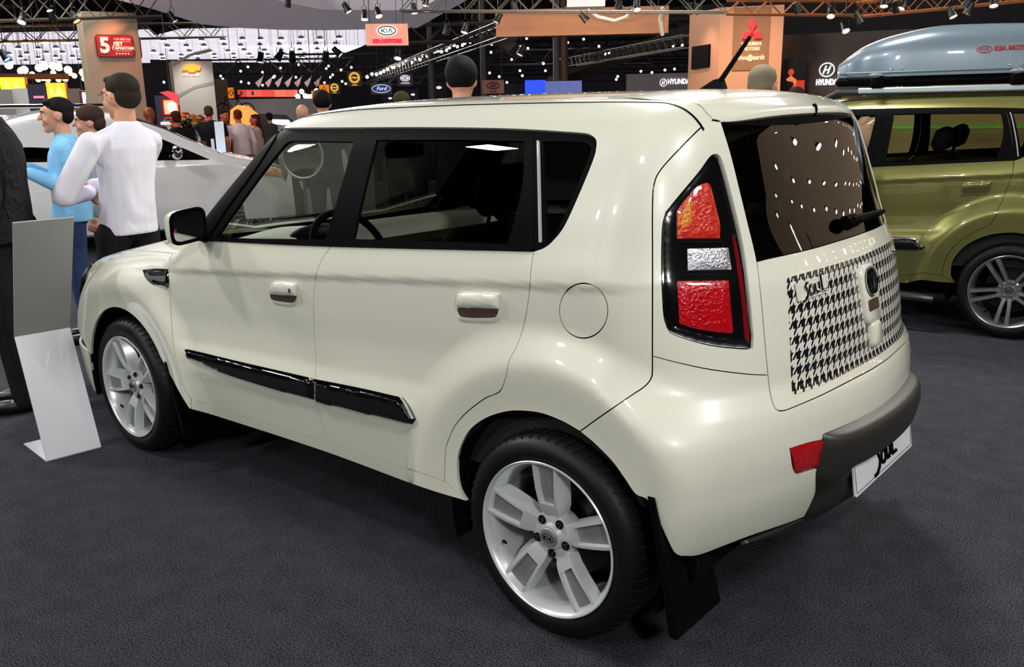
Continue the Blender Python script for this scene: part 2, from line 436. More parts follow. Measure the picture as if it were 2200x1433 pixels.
def panel(name, outer, holes=(), dom='side', m=None, parent=None, off=0.0, h=0.016, gap=0.0015, thick=0.012, push=None, bulge=0.0, grow=0.0):
    "one body panel: closed outline(s) on the surface, filled, given its true curvature and an edge thickness"
    U = inset(dom_fwd(dom, resample(outer, 0.02)), gap-grow)
    H = [inset(dom_fwd(dom, resample(q, 0.02)), -gap)[::-1] for q in holes]
    mn = U.min(0); mx = U.max(0)
    gx = np.arange(mn[0], mx[0], h); gy = np.arange(mn[1], mx[1], h*0.87)
    G = np.array([(a+(h/2 if j % 2 else 0), b) for j, b in enumerate(gy) for a in gx])
    if len(G):
        ins = pip(G, U)
        for q in H: ins &= ~pip(G, q)
        G = G[ins]
        for L in [U]+H:
            if not len(G): break
            B = np.vstack([L, (L+np.roll(L, -1, 0))/2]); ok = np.ones(len(G), bool)
            for c in range(0, len(G), 2000):
                dd = ((G[c:c+2000, None]-B[None])**2).sum(2).min(1); ok[c:c+2000] = dd > (h*0.55)**2
            G = G[ok]
    allv = [U]+H+([G] if len(G) else [])
    V2 = np.vstack(allv); edges = []; o = 0; loops = []
    for L in [U]+H:
        n = len(L); edges += [(o+i, o+(i+1) % n) for i in range(n)]; loops.append((o, n)); o += n
    vo, eo, fo, ov, oe, of = delaunay_2d_cdt([Vector(p) for p in V2], edges, [], 0, 1e-7)
    vo = np.array([tuple(p) for p in vo]); fo = [f for f in fo]
    tri = np.array([f[:3] for f in fo]); cen = vo[tri].mean(1)
    ins = pip(cen, U)
    for q in H: ins &= ~pip(cen, q)
    tri = tri[ins]
    P = dom_inv(dom, vo); N = grad(P)
    if bulge:
        d = np.full(len(vo), 1e9)
        for L in [U]+H:
            for c in range(0, len(vo), 2000):
                d[c:c+2000] = np.minimum(d[c:c+2000], np.sqrt(((vo[c:c+2000, None]-L[None])**2).sum(2).min(1)))
        offv = off+bulge*np.sqrt(np.clip(1-(1-np.clip(d/0.02, 0, 1))**2, 0, 1))
        P = P+N*offv[:, None]
    else: P = P+N*off
    if push is not None: P = push(P, N)
    # orient faces
    a, b, c = P[tri[:, 0]], P[tri[:, 1]], P[tri[:, 2]]
    fl = np.sum(np.cross(b-a, c-a)*N[tri[:, 0]], 1) < 0
    tri[fl] = tri[fl][:, ::-1]
    # boundary rim
    import collections
    cnt = collections.Counter(); 
    for t in tri:
        for i in range(3): cnt[(t[i], t[(i+1) % 3])] += 1
    bd = [(i, j) for (i, j) in cnt if (j, i) not in cnt]
    nv = len(P); used = sorted({i for e in bd for i in e}); idx = {v: k for k, v in enumerate(used)}
    ub = np.array(used)
    V = [P, P[ub], P[ub]-N[ub]*thick]
    NN = [N, None, None]
    rn = np.zeros((len(ub), 3))
    faces = [tuple(t) for t in tri]
    for i, j in bd:
        e = P[j]-P[i]; nn = np.cross(e, N[i]); nn /= max(np.linalg.norm(nn), 1e-9)
        rn[idx[i]] += nn; rn[idx[j]] += nn
        A, B = nv+idx[i], nv+idx[j]; A2, B2 = A+len(ub), B+len(ub)
        faces.append((B, A, A2, B2))
    rn /= np.maximum(np.linalg.norm(rn, axis=1, keepdims=True), 1e-9)
    if push is not None or bulge:
        o_ = mesh(name, np.vstack(V), faces, m, parent, True, 50)
        # drop unused
        return clean(o_)
    NN = np.vstack([N, rn, rn]); VV = np.vstack(V)
    fa = np.array([f for f in faces if len(f) == 3]); usedv = np.unique(np.concatenate([fa.ravel(), np.array([f for f in faces if len(f) == 4]).ravel()]))
    remap = -np.ones(len(VV), int); remap[usedv] = np.arange(len(usedv))
    o_ = mesh(name, VV[usedv], [[remap[i] for i in f] for f in faces], m, parent, True)
    o_.data.normals_split_custom_set_from_vertices([tuple(map(float, n)) for n in NN[usedv]])
    return o_
def clean(o_):
    import bmesh
    bm = bmesh.new(); bm.from_mesh(o_.data)
    lv = [v for v in bm.verts if not v.link_faces]; bmesh.ops.delete(bm, geom=lv, context='VERTS')
    bm.to_mesh(o_.data); bm.free(); return o_
def mirror(o, name=None, parent=None, m=None):
    "the same part on the other side of the car"
    me = o.data; n = len(me.vertices); co = np.zeros(n*3); me.vertices.foreach_get('co', co); co = co.reshape(-1, 3); co[:, 1] *= -1
    faces = [tuple(reversed(p.vertices)) for p in me.polygons]
    if me.has_custom_normals:
        cn = np.zeros((n, 3))
        for l in me.loops: cn[l.vertex_index] = l.normal
        cn[:, 1] *= -1
        r = mesh(name or o.name, co, faces, m or me.materials[0], parent or o.parent, True)
        r.data.normals_split_custom_set_from_vertices([tuple(v) for v in cn])
    else:
        sm = me.polygons[0].use_smooth
        r = mesh(name or o.name, co, faces, m or me.materials[0], parent or o.parent, sm, 40 if sm else None)
    return r

# ------------------------------------------------------------------ the hatchback
def ell(cx, cy, rx, ry, n=28, a0=0): return [(cx+rx*math.cos(2*math.pi*k/n+a0), cy+ry*math.sin(2*math.pi*k/n+a0)) for k in range(n)]
def closed(pts): return cat(T(list(pts)+[pts[0]]))
# curves traced on the car
c_fdoor = T([(384.6, 528), (374, 540), (365, 556), (363, 581), (365, 613), (366.5, 654), (369, 700), (372, 738), (379, 776), (390, 815), (400, 842), (411, 856), (424, 862)])
c_sillF = T([(424, 862), (560, 907), (709, 952)])
c_sillR = T([(709, 952), (800, 983), (900, 1015), (955, 1034)])
c_split = T([(709, 952), (698, 925), (687, 896), (677, 850), (677, 810), (679, 775), (675, 716), (673.5, 661), (675, 626), (680, 587), (692, 557), (712, 529)])
c_beltF = T([(712, 529), (600, 524), (450, 517), (402, 516), (384.6, 528)])
c_beltR = T([(1146, 540), (1000, 536), (860, 532), (712, 529)])
c_rdoor = T([(955, 1034, 1), (955.7, 1003), (957.5, 965), (964, 944), (978, 914), (1004.6, 884), (1042, 856), (1064, 847, 1), (1076, 838), (1086, 812), (1094, 775), (1111, 741), (1126, 696), (1136, 636.5), (1141, 577), (1146, 540)])
c_dlo_top = T([(588.8, 275), (700, 274.5), (895, 273.7), (1050, 275.5), (1143, 279), (1242, 285.5)])
c_dlo_q = T([(1242, 285.5), (1265, 289), (1279, 300), (1280, 318), (1273, 345), (1243, 418), (1213, 483), (1190, 514), (1170, 531), (1146, 540)])
c_seamB = T([(1246, 927), (1283, 900), (1351, 853), (1385, 830), (1399, 812), (1401.5, 795), (1401.5, 765)])
c_seamL = T([(1401.5, 765), (1402, 582), (1402, 440), (1406, 393), (1421, 363), (1461, 319), (1501, 279), (1526, 258)])
c_archR = T([(1003, 1077), (988, 1049.6), (982.5, 1019), (983.7, 980.5), (994, 950), (1011, 923), (1042, 900), (1080, 886.5), (1115, 883), (1161, 888), (1207, 905), (1246, 927)])
c_archR2 = T([(1246, 927), (1276, 952), (1314.6, 991), (1341.5, 1028.5), (1364.5, 1061), (1391, 1075), (1410.6, 1110), (1437.5, 1168.6), (1449, 1188), (1462, 1195)])
c_archF = T([(339, 772.5), (326, 744.7), (307, 715.5), (286, 692), (262, 676.5), (241, 673), (224, 682)])

def wheel_arch_pts(cx, a0, a1, r=0.385, cz=0.335, n=24):
    return [(cx+r*math.cos(R(a0+(a1-a0)*k/n)), cz+r*math.sin(R(a0+(a1-a0)*k/n))) for k in range(n+1)]

def build_hatchback():
    car = empty('hatchback_car', (0, 0, 0), 0, 'cream white hatchback with houndstooth tailgate panel parked in the foreground', 'car')
    both = []
    def P(name, *a, mir=True, **k):
        o = panel(name, *a, parent=car, **k)
        if mir: both.append(o)
        return o
    DL = lambda *c: cat(*c)
    # ---- doors
    P('front_door', DL(c_fdoor, c_sillF, c_split, c_beltF), dom='side', m=CREAM)
    P('rear_door', DL(c_split[::-1], T([(709, 952), (800, 983), (900, 1015), (955, 1034)]), c_rdoor, c_beltR), dom='side', m=CREAM)
    # ---- rocker strip under the doors
    c_rock = T([(1003, 1077), (900, 1045), (700, 971), (480, 899), (411, 879)])
    P('rocker_panel', DL(T([(411, 879), (411, 858), (424, 862)]), c_sillF, c_sillR, T([(955, 1034), (975, 1052), (1003, 1077)]), c_rock), dom='side', m=CREAM)
    # ---- body side: band over the windows, rear quarter
    c_ditch = D3('top', [(-0.33, 0.585), (0.0, 0.60), (0.8, 0.60), (1.35, 0.585), (1.50, 0.57)])
    p_a = c_dlo_top[0]
    c_wtop = np.vstack([c_ditch[-1], p_a])
    c_roofr = np.vstack([T([(1526, 258), (1518, 243), (1502, 226), (1480, 213)]), c_ditch[0]])
    hole = ell(1253.7, 667.5, 52, 59)
    fuel = closed(hole)
    P('rear_quarter_panel', DL(c_dlo_top, c_dlo_q, c_rdoor[::-1], T([(955, 1034), (975, 1052), (1003, 1077)]), c_archR, c_seamB, c_seamL, c_roofr, c_ditch, c_wtop),
      holes=[fuel], dom='polar', m=CREAM)
    P('fuel_door', fuel, dom='side', m=CREAM, gap=0.002)
    # ---- roof
    cd = dom_fwd('top', c_ditch); top_half = [tuple(p) for p in cd]
    full = np.vstack([cd, [[1.53, 0.3]], [[1.54, 0.0]]]); mm = full[::-1].copy(); mm[:, 1] *= -1
    fr = np.vstack([full, mm[1:]]); P('roof_panel', dom_inv('top', fr), dom='top', m=CREAM, mir=False)
    o = panel('roof_ditch_strip', dom_inv('top', np.vstack([cd+[0, 0.0025], (cd-[0, 0.0045])[::-1]])), dom='top', m=BLACKT, parent=car, off=0.001, gap=0, h=.05); both.append(o)
    # ---- front wing
    hoodline = D3('top', [(2.03, 0.755), (2.3, 0.745), (2.7, 0.70), (3.0, 0.62), (3.16, 0.55)])
    low = D3('side', [(3.10, 0.62), (3.02, 0.56), (2.945, 0.44)])
    hl = D3('wrapf', [tuple(dom_fwd('wrapf', hoodline[-1:])[0]), (-0.70, 0.80), (-0.80, 0.66), tuple(dom_fwd('wrapf', low[:1])[0])])
    arch = D3('side', wheel_arch_pts(2.55, 14, 149, 0.385))
    P('front_wing', DL(c_fdoor[::-1], np.vstack([c_fdoor[0], hoodline[0]]), hoodline, hl, low, arch, np.vstack([arch[-1], T([(350, 777)])]), T([(350, 777), (366, 806), (387, 845.5), (405.5, 876), (411, 879)]), T([(411, 879), (411, 858), (424, 862)])), dom='side', m=CREAM)
    # ---- bonnet, front bumper, lamps, windscreen
    hd = dom_fwd('top', hoodline); fr = np.vstack([[[1.98, 0.74]], hd, [[3.28, 0.3], [3.30, 0.0]]]); mm = fr[::-1].copy(); mm[:, 1] *= -1
    wb_ = [(2.10, -0.4), (2.14, 0.0), (2.10, 0.4)]
    P('bonnet', dom_inv('top', np.vstack([fr, mm[1:], wb_])), dom='top', m=CREAM, mir=False, h=0.03)
    h1 = dom_fwd('wrapf', hl)[1:]
    bl = [tuple(dom_fwd('wrapf', D3('side', [p_]))[0]) for p_ in ((2.945, 0.36), (2.96, 0.22))]+[(-0.5, 0.2), (0, 0.2)]
    left = np.array([(0, 0.60), (-0.5, 0.60)]+[tuple(p) for p in h1[h1[:, 1] < 0.62]]+[tuple(dom_fwd('wrapf', low[-1:])[0])]+bl)
    rt = left[::-1].copy(); rt[:, 0] *= -1
    P('front_bumper', dom_inv('wrapf', np.vstack([left, rt[1:]])), dom='wrapf', m=CREAM, mir=False, h=0.03)
    g = [(-0.5, 0.62), (-0.5, 0.78), (0.5, 0.78), (0.5, 0.62)]
    P('front_grille', dom_inv('wrapf', np.array(g)), dom='wrapf', m=BLACKG, mir=False, h=0.03)
    P('headlamp', dom_inv('wrapf', np.array([(-0.49, 0.64), (-0.70, 0.66), (-0.80, 0.74), (-0.74, 0.86), (-0.6, 0.86), (-0.49, 0.80)])), dom='wrapf', m=BLACKG, off=0.012, h=0.02, bulge=0.006)
    ws = [(2.06, -0.70), (1.50, -0.60), (1.53, -0.3), (1.55, 0), (1.53, 0.3), (1.50, 0.60), (2.06, 0.70), (2.11, 0.4), (2.15, 0.0), (2.11, -0.4)]
    P('windscreen', dom_inv('top', np.array(ws)), dom='top', m=GLASS, mir=False, h=0.04, thick=0.003)
    ap = np.vstack([dom_inv('top', np.array([(2.07, 0.695), (1.505, 0.595)])), c_dlo_top[:1], T([(590, 296), (550, 360), (492, 440), (440, 513), (402, 516)])])
    P('windscreen_pillar', cat(ap), dom='polar', m=BLACKT, h=0.02)
    # ---- windows: black frames, panes
    seamW = T([(712, 529), (722, 500), (752, 400), (776, 300), (783, 274.5)])
    gF = closed([(462, 511, 1), (500, 455), (561, 370), (600, 320), (613, 306), (625, 301, 1), (757, 303, 1), (728, 405), (696, 513, 1)])
    dloL = T([(402, 516, 1), (440, 513, 1), (492, 440), (550, 360), (590, 296), (588.8, 275)])
    fF = DL(dloL, T([(588.8, 275), (700, 274.5), (783, 274.3)]), seamW[::-1], c_beltF)
    P('front_window_frame', fF, holes=[gF], dom='side', m=BLACKT, off=-0.006, gap=0.001)
    P('front_window_pane', gF, dom='side', m=GLASS, off=-0.02, gap=-0.008, h=.04, thick=.003)
    gR = closed([(807, 300, 1), (965, 299.5), (1124, 302.5, 1), (1119, 400), (1089, 523, 1), (920, 517), (757, 512.6, 1), (782, 400)])
    seamQ = T([(1146, 540), (1145, 400), (1144, 279)])
    fR = DL(seamW, T([(783, 274.3), (895, 273.7), (1050, 275.5), (1144, 279)]), seamQ[::-1], c_beltR)
    P('rear_window_frame', fR, holes=[gR], dom='side', m=BLACKT, off=-0.004, gap=0.001)
    P('rear_window_pane', gR, dom='side', m=GLASST, off=-0.018, gap=-0.008, h=.04, thick=.003)
    gQ = closed([(1166, 303, 1), (1242, 304), (1262, 311), (1266, 325), (1243, 385), (1196, 494), (1183, 514), (1172, 522, 1), (1168, 400)])
    fQ = DL(seamQ, T([(1144, 279), (1242, 285.5)]), c_dlo_q)
    P('quarter_window_frame', fQ, holes=[gQ], dom='side', m=BLACKT, off=-0.004, gap=0.001)
    P('quarter_window_pane', gQ, dom='side', m=GLASST, off=-0.014, gap=-0.008, h=.04, thick=.003)
    P('quarter_window_glint', closed([(1154.5, 303, 1), (1158.5, 303, 1), (1163, 521, 1), (1159, 521, 1)]), dom='side', m=mat('painted_glint', (160, 165, 175), .3), off=0.004, gap=0, thick=.008)  # pale strip painted in for a light reflection beside the quarter glass
    P('belt_moulding', DL(closed([(436, 517, 1), (712, 529.5), (1144, 540, 1), (1144, 532, 1), (712, 520), (446, 509, 1)])), dom='side', m=BLACKT, off=0.008, gap=0, h=.02, thick=.02)
    # ---- rear: lamp surround, tailgate, bumper
    tgL = T([(1650, 806), (1644, 740), (1636, 650), (1626, 562), (1607, 480), (1590, 410), (1570, 330), (1549, 262)])
    c_lb = T([(1401.5, 765), (1451, 778), (1521.5, 793), (1602, 803.5), (1650, 806)])
    lamp = closed([(1541.6, 332), (1552, 348), (1572, 421), (1597, 531.7), (1609, 622), (1618, 722.5, 1), (1617, 747, 1), (1602, 750), (1526.5, 742), (1451, 720), (1433.6, 704, 1), (1426, 672), (1422, 582), (1423.5, 491.5), (1431, 456, 1), (1451, 431), (1501, 371), (1527, 336)])
    P('lamp_surround_panel', DL(c_lb, tgL, T([(1549, 262), (1526, 258)]), c_seamL[::-1]), holes=[lamp], dom='wrap', m=CREAM)
    lamp_obj = P('tail_lamp', lamp, dom='wrap', m=BLACKG, off=-0.014, h=.012, bulge=0.003, gap=0)
    AMB = mat('amber_lens', (205, 125, 20), .12, 0, 1, noise=(90, .6), bump=(120, 1, .004)); REDL = mat('red_lens', (176, 6, 18), .12, 0, 1, noise=(80, .6), bump=(110, 1, .004))
    CLR = mat('clear_lens', (190, 190, 198), .15, .7, .6, noise=(150, .7), bump=(160, 1, .004)); ORR = mat('orange_red_lens', (196, 44, 28), .12, 0, 1, noise=(70, .7), bump=(100, 1, .005))
    subs = []
    def L(name, pts, m, off=0.004, bulge=0.004):
        off = -.009+(off > .008)*.001; bulge = min(bulge, .004)
        o = panel(name, closed(pts), dom='wrap', m=m, parent=lamp_obj, off=off, h=.01, bulge=bulge, gap=0); subs.append(o); return o
    L('indicator_lens', [(1521.5, 391, 1), (1532, 402), (1551.6, 481, 1), (1550.6, 511, 1), (1457, 512, 1), (1457, 461), (1463, 444), (1501, 401)], ORR)
    subs[-1]['label'] = 'orange and red ribbed lens'
    L('amber_reflector', [(1490, 417, 1), (1497, 440), (1494, 475), (1480, 495), (1460, 500, 1), (1459, 462), (1464, 447)], AMB, .013, .005)
    L('reversing_lens', [(1480, 534, 1), (1569, 531, 1), (1576, 578, 1), (1481, 580, 1)], CLR)
    L('brake_lens', [(1457, 603, 1), (1510, 602), (1569, 601, 1), (1574, 660), (1579, 715, 1), (1561, 716), (1501, 708), (1461, 696, 1)], REDL)
    L('side_marker_strip', [(1577, 502, 1), (1584, 515), (1601, 600), (1613, 700), (1614, 733, 1), (1604, 731, 1), (1596, 640), (1584, 550)], mat('dark_red_lens', (110, 16, 22), .1, 0, 1), .012, .004)
    ringo = lamp
    # chrome ring: lower band
    L('chrome_bezel', [(1434, 690, 1), (1452, 703), (1526, 723), (1600, 731, 1), (1612, 738, 1), (1612, 747, 1), (1595, 748), (1526.5, 741), (1451, 720), (1436, 704)], CHROME, .010, .007)
    L('chrome_edge', [(1541, 336, 1), (1551, 352), (1571, 425), (1596, 535), (1608, 625), (1615, 715, 1), (1611, 700), (1603, 628), (1590, 540), (1565, 428), (1545, 356), (1539, 346), (1530, 345), (1502, 380), (1454, 436), (1436, 460), (1428, 490), (1427, 582), (1431, 670, 1), (1428, 672), (1424, 582), (1425.5, 491.5), (1433, 457), (1452, 432.5), (1502, 372.5), (1529, 338)], CHROME, .011, .004)
    L('divider_bar', [(1454, 587, 1), (1577, 586, 1), (1577, 592, 1), (1454, 593, 1)], CHROME, .009, .004)
    L('divider_bar', [(1454, 517, 1), (1556, 516, 1), (1557, 521, 1), (1454, 522, 1)], CHROME, .009, .004)
    # tailgate
    glL = T([(1626, 562), (1607, 480), (1590, 410), (1570, 330), (1549, 262)])
    glB = T([(1626, 562), (1652, 555.5), (1700, 545), (1753, 532), (1800, 518), (1853, 501.5)])
    def half(c):
        k = c[c[:, 1] > 0.01]; m2 = k[::-1].copy(); m2[:, 1] *= -1; return np.vstack([k, m2])
    def sym(*cs):
        c = cat(*cs); c2 = c[::-1].copy(); c2[:, 1] *= -1; return cat(c, c2)
    tgB = T([(1650, 806), (1654, 840), (1661, 868), (1670, 881), (1684, 882), (1702, 876), (1769, 847), (1845, 808)]); tgB = tgB[tgB[:, 1] > 0.005]
    zb = float(np.mean(tgB[-6:, 2])); tc = dom_inv('rear', np.array([[0.0, zb]]))
    glB2 = glB[glB[:, 1] > 0.005]; zg = float(glB2[-1, 2]); gc = dom_inv('rear', np.array([[0.0, zg]]))
    tgU = T([(1650, 806), (1644, 740), (1636, 650), (1626, 562)])
    tg = P('tailgate_panel', sym(tc, tgB[::-1], tgU, glB2, gc), dom='rear', m=CREAM, mir=False)
    topz = 1.566
    tt = dom_inv('rear', np.array([[0.60, topz], [0.3, topz+.005], [0, topz+.01]]))
    rg = P('tailgate_window', sym(gc, glB2[::-1], glL, tt), dom='rear', m=GLASST, off=-0.003, mir=False, thick=.004)
    # bumper
    rx = 0.69
    blk = T([(1776, 943), (1807, 927), (1865, 892), (1922, 853.6)]); blk = blk[blk[:, 1] > 0.005]
    zk = float(blk[-1, 2]); kc = dom_inv('wrap', np.array([[0.0, zk]]))
    refl_top = T([(1697, 964), (1735, 952), (1776, 943)])
    blkL = T([(1762, 1005), (1774.5, 1013), (1765, 1065), (1753, 1100)])
    botc = T([(1753, 1100), (1692, 1124), (1615, 1150), (1557, 1172), (1500, 1193), (1462, 1195)])
    bumper = P('rear_bumper', sym(tc, tgB[::-1], c_lb[::-1], c_seamB[::-1], c_archR2, botc[::-1], blkL[::-1], T([(1762, 1005), (1711, 1017), (1697, 964)]), refl_top, blk, kc), dom='wrap', m=CREAM, mir=False)
    for s in (1, -1):
        o = panel('rear_reflector', closed([(1699, 965, 1), (1735, 953), (1776, 944, 1), (1778, 957), (1765, 973), (1761, 1003, 1), (1711, 1015, 1)]), dom='wrap', m=REDL, parent=bumper, off=0.0, h=.01, bulge=.004, gap=0)
        if s < 0: mirror(o); bpy.data.objects.remove(o)
    low_c = dom_inv('wrap', np.array([[0.50, 0.37], [0.3, 0.34], [0.0, 0.34]]))
    vbase = P('bumper_insert', sym(kc, blk[::-1], T([(1776, 943), (1778, 957), (1765, 973), (1762, 1005), (1774.5, 1013), (1765, 1065), (1753, 1100)]), low_c), dom='wrap', m=BLACKP, mir=False, off=.002)
    build_rear_details(car, tg, rg, bumper, vbase)
    # ---- side mouldings, handles, vent, mirror
    def mould(name, pts, cap):
        o = panel(name, closed(pts), dom='side', m=BLACKG, parent=car, off=0.004, h=.012, bulge=.018, gap=0); both.append(o)
        c = panel('chrome_strip', closed(cap), dom='side', m=CHROME, parent=o, off=0.019, h=.012, bulge=.004, gap=0)
        return o
    mould('door_moulding', [(401, 760, 1), (415, 753), (540, 782), (670, 812, 1), (675, 822, 1), (675, 858, 1), (570, 830), (484, 803), (440, 783), (403, 770, 1)],
          [(405, 757, 1), (415, 752), (540, 781), (672, 811, 1), (673, 817, 1), (540, 788), (415, 760)])
    mould('door_moulding', [(681, 816, 1), (775, 834), (866, 854, 1), (880, 874), (894, 900, 1), (887, 911, 1), (790, 888), (681, 862, 1)],
          [(682, 814, 1), (775, 832), (866, 852.5, 1), (880, 872), (894, 899, 1), (888, 898, 1), (874, 876), (862, 860), (775, 839), (682, 820, 1)])
    def handle(outer, plate, dark, lock=None):
        def push(Pt, N): return Pt
        b = panel('handle_recess', closed(outer), dom='side', m=CREAM, parent=car, off=0.001, h=.01, gap=0, bulge=.006); both.append(b)
        p_ = panel('door_handle', closed(plate), dom='side', m=CREAM, parent=b, off=0.012, h=.01, gap=0, bulge=.010, thick=.02)
        d_ = panel('recess_shadow_gap', closed(dark), dom='side', m=mat('recess_brown', (70, 55, 45), .5), parent=b, off=0.008, h=.01, gap=0, thick=.002)  # brown sheet painted in for the shade under the handle
        if lock: panel('key_lock', closed(lock), dom='side', m=CHROME, parent=b, off=0.023, h=.01, gap=0, thick=.002)
    handle([(984, 640, 1), (992, 628), (1005, 626), (1065, 628), (1076, 634), (1077, 670), (1068, 690), (1050, 694), (1000, 692), (984, 684)],
           [(986, 636, 1), (995, 629), (1066, 631), (1074, 638), (1074, 661, 1), (986, 659, 1)],
           [(986, 661, 1), (1074, 663, 1), (1070, 676), (1058, 681), (1000, 680), (988, 670)])
    handle([(583, 615, 1), (590, 604), (600, 603), (636, 606), (642, 613), (642, 640), (634, 656), (620, 659), (592, 654), (583, 642)],
           [(584, 613, 1), (592, 606), (634, 608), (640, 614), (640, 634, 1), (584, 631, 1)],
           [(584, 632, 1), (640, 635, 1), (637, 645), (628, 649), (592, 644), (585, 638)], ell(632, 622, 3, 5, 10))
    v = panel('wing_vent', closed([(307, 580, 1), (335, 577), (363, 578, 1), (364, 612), (360, 620, 1), (328, 611), (313, 597)]), dom='side', m=CHROME, parent=car, off=0.002, h=.01, bulge=.008, gap=0); both.append(v)
    panel('vent_opening', closed([(320, 586, 1), (358, 584, 1), (359, 593, 1), (325, 594, 1)]), dom='side', m=BLACKG, parent=v, off=0.012, h=.01, gap=0)
    panel('vent_opening', closed([(331, 603, 1), (359, 605, 1), (358, 614, 1), (337, 609, 1)]), dom='side', m=BLACKG, parent=v, off=0.012, h=.01, gap=0)
    # door mirror
    hx = MB()
    C = np.array([1.80, 0.945, 1.172])
    V = []; NU, NV = 24, 14
    for i in range(NV+1):
        t = i/NV; ax = 0.005+0.115*math.sin(math.pi/2*(t))**0.8   # from nose (front) to rear rim
        k = (1-(1-t)**2.2)**0.5 if t < 1 else 1
        for j in range(NU):
            a = 2*math.pi*j/NU; e = 2/4.5
            cy = abs(math.cos(a))**e*math.copysign(1, math.cos(a)); cz = abs(math.sin(a))**e*math.copysign(1, math.sin(a))
            V.append((C[0]+0.055-0.11*t, C[1]+0.080*k*cy, C[2]+0.068*k*cz-(0.008*cy)*k))
    Fc = [(i*NU+j, i*NU+(j+1) % NU, (i+1)*NU+(j+1) % NU, (i+1)*NU+j) for i in range(NV) for j in range(NU)]+[tuple(range(NU))[::-1]]
    hx.add(V, Fc); mo = hx.build('door_mirror', CREAM, car, True, 50); both.append(mo)
    rim = MB(); rp = []
    for j in range(28):
        a = 2*math.pi*j/28; e = 2/4.5
        cy = abs(math.cos(a))**e*math.copysign(1, math.cos(a)); cz = abs(math.sin(a))**e*math.copysign(1, math.sin(a)); rp.append((cy, cz))
    rim.tube([(C[0]-0.056, C[1]+0.075*a, C[2]+0.063*b-0.008*a) for a, b in rp], 0.006, 8, closed=True)
    rim.prism([(C[1]+0.075*a, C[2]+0.063*b-0.008*a) for a, b in rp], -0.01, 0.03, lambda u, v_, h: (C[0]-0.050+h*0.3, u, v_))
    rim.build('mirror_rim', BLACKT, mo, True, 50)
    gl = MB(); gl.prism([(C[1]+0.067*a, C[2]+0.054*b-0.008*a) for a, b in rp], 0, 0.004, lambda u, v_, h: (C[0]-0.054-h, u, v_)); gl.build('mirror_glass', mat('mirror_silver', (200, 205, 205), .02, 1.0), mo)
    ar = MB(); ar.tube([(1.82, 0.80, 1.09), (1.81, 0.85, 1.11), (1.80, 0.89, 1.13)], [0.035, 0.03, 0.024], 12, sq=.6); ar.build('mirror_arm', BLACKT, mo, True)
    ind = MB(); ind.box(1.741, 1.744, 1.0, 1.008, 1.15, 1.165); ind.build('mirror_marker', mat('red_dot', (190, 30, 30), .2), mo)
    # ---- antenna
    an = MB(); an.add([(0.02, 0, 1.65), (-0.085, 0.038, 1.645), (-0.085, -0.038, 1.645), (-0.078, 0.016, 1.69), (-0.078, -0.016, 1.69), (-0.045, 0, 1.686), (-0.095, 0, 1.645)],
       [(0, 1, 3, 5), (0, 5, 4, 2), (5, 3, 4), (1, 6, 3), (3, 6, 4), (6, 2, 4), (0, 2, 6, 1)])
    ao = an.build('antenna_base', BLACKT, car, True, 60)
    ro = MB(); ro.tube([(-0.068, 0, 1.675), (-0.080, 0, 1.692), (-0.172, 0, 1.818)], [0.012, 0.009, 0.0065], 10); ro.build('antenna_rod', BLACKT, ao, True)
    # ---- arches, underbody
    for cx in (0.0, 2.55):
        w = MB(); pr = []
        n = 28
        for k in range(n+1):
            a = R(-18+216*k/n); pr.append((cx+0.40*math.cos(a), 0.335+0.40*math.sin(a)))
        v0 = [(p[0], 0.872, p[1]) for p in pr]; v1 = [(p[0], 0.55, p[1]) for p in pr]
        w.add(v0+v1, [(i, i+1, n+2+i, n+1+i) for i in range(n)]+[tuple(range(n+1, 2*n+2))])
        b = w.build('wheel_arch_liner', DARK, car); both.append(b)
    u = MB(); u.box(0.20, 3.2, -0.68, 0.68, 0.24, 0.32); u.box(-0.42, 3.1, -0.46, 0.46, 0.36, 0.60); u.build('underbody', DARK, car)
    for x0, x1, px_ in ((-0.405, -0.36, 0), (2.13, 2.18, 1)):
        f = MB(); f.add([(x1, 0.885, 0.575 if px_ == 0 else 0.52), (x1+0.035, 0.62, 0.56), (x0-.03, 0.62, 0.17), (x0-.03, 0.878, 0.17), (x1-.02, 0.885, 0.575 if px_ == 0 else 0.52), (x1+.015, 0.62, .56), (x0-.055, .62, .17), (x0-.055, .880, .17)],
            [(0, 1, 2, 3), (7, 6, 5, 4), (0, 3, 7, 4), (1, 5, 6, 2), (0, 4, 5, 1), (3, 2, 6, 7)])
        b = f.build('mud_flap', BLACKT, car); both.append(b)
    # ---- inner skin
    inn = panel('door_inner_trim', D3('side', [(-0.42, 0.5), (-0.42, 1.14), (-0.1, 1.17), (1.9, 1.06), (2.0, 0.95), (2.0, 0.45), (-0.42, 0.5)]), dom='side', m=SEATF, parent=car, off=-0.075, h=.05, thick=.01); both.append(inn)
    rl = dom_inv('top', np.array([(-0.38, -0.60), (-0.38, 0.60), (1.48, 0.60), (1.50, 0), (1.48, -0.6)])); panel('headlining', rl, dom='top', m=mat('headlining_grey', (120, 118, 110), .9), parent=car, off=-0.05, h=.08)
    build_cabin(car)
    # other side
    for o in both:
        kids = list(o.children); r = mirror(o)
        for k in kids: mirror(k, parent=r)
    # put small parts under their doors
    ch = {o.name: o for o in car.children}
    return car

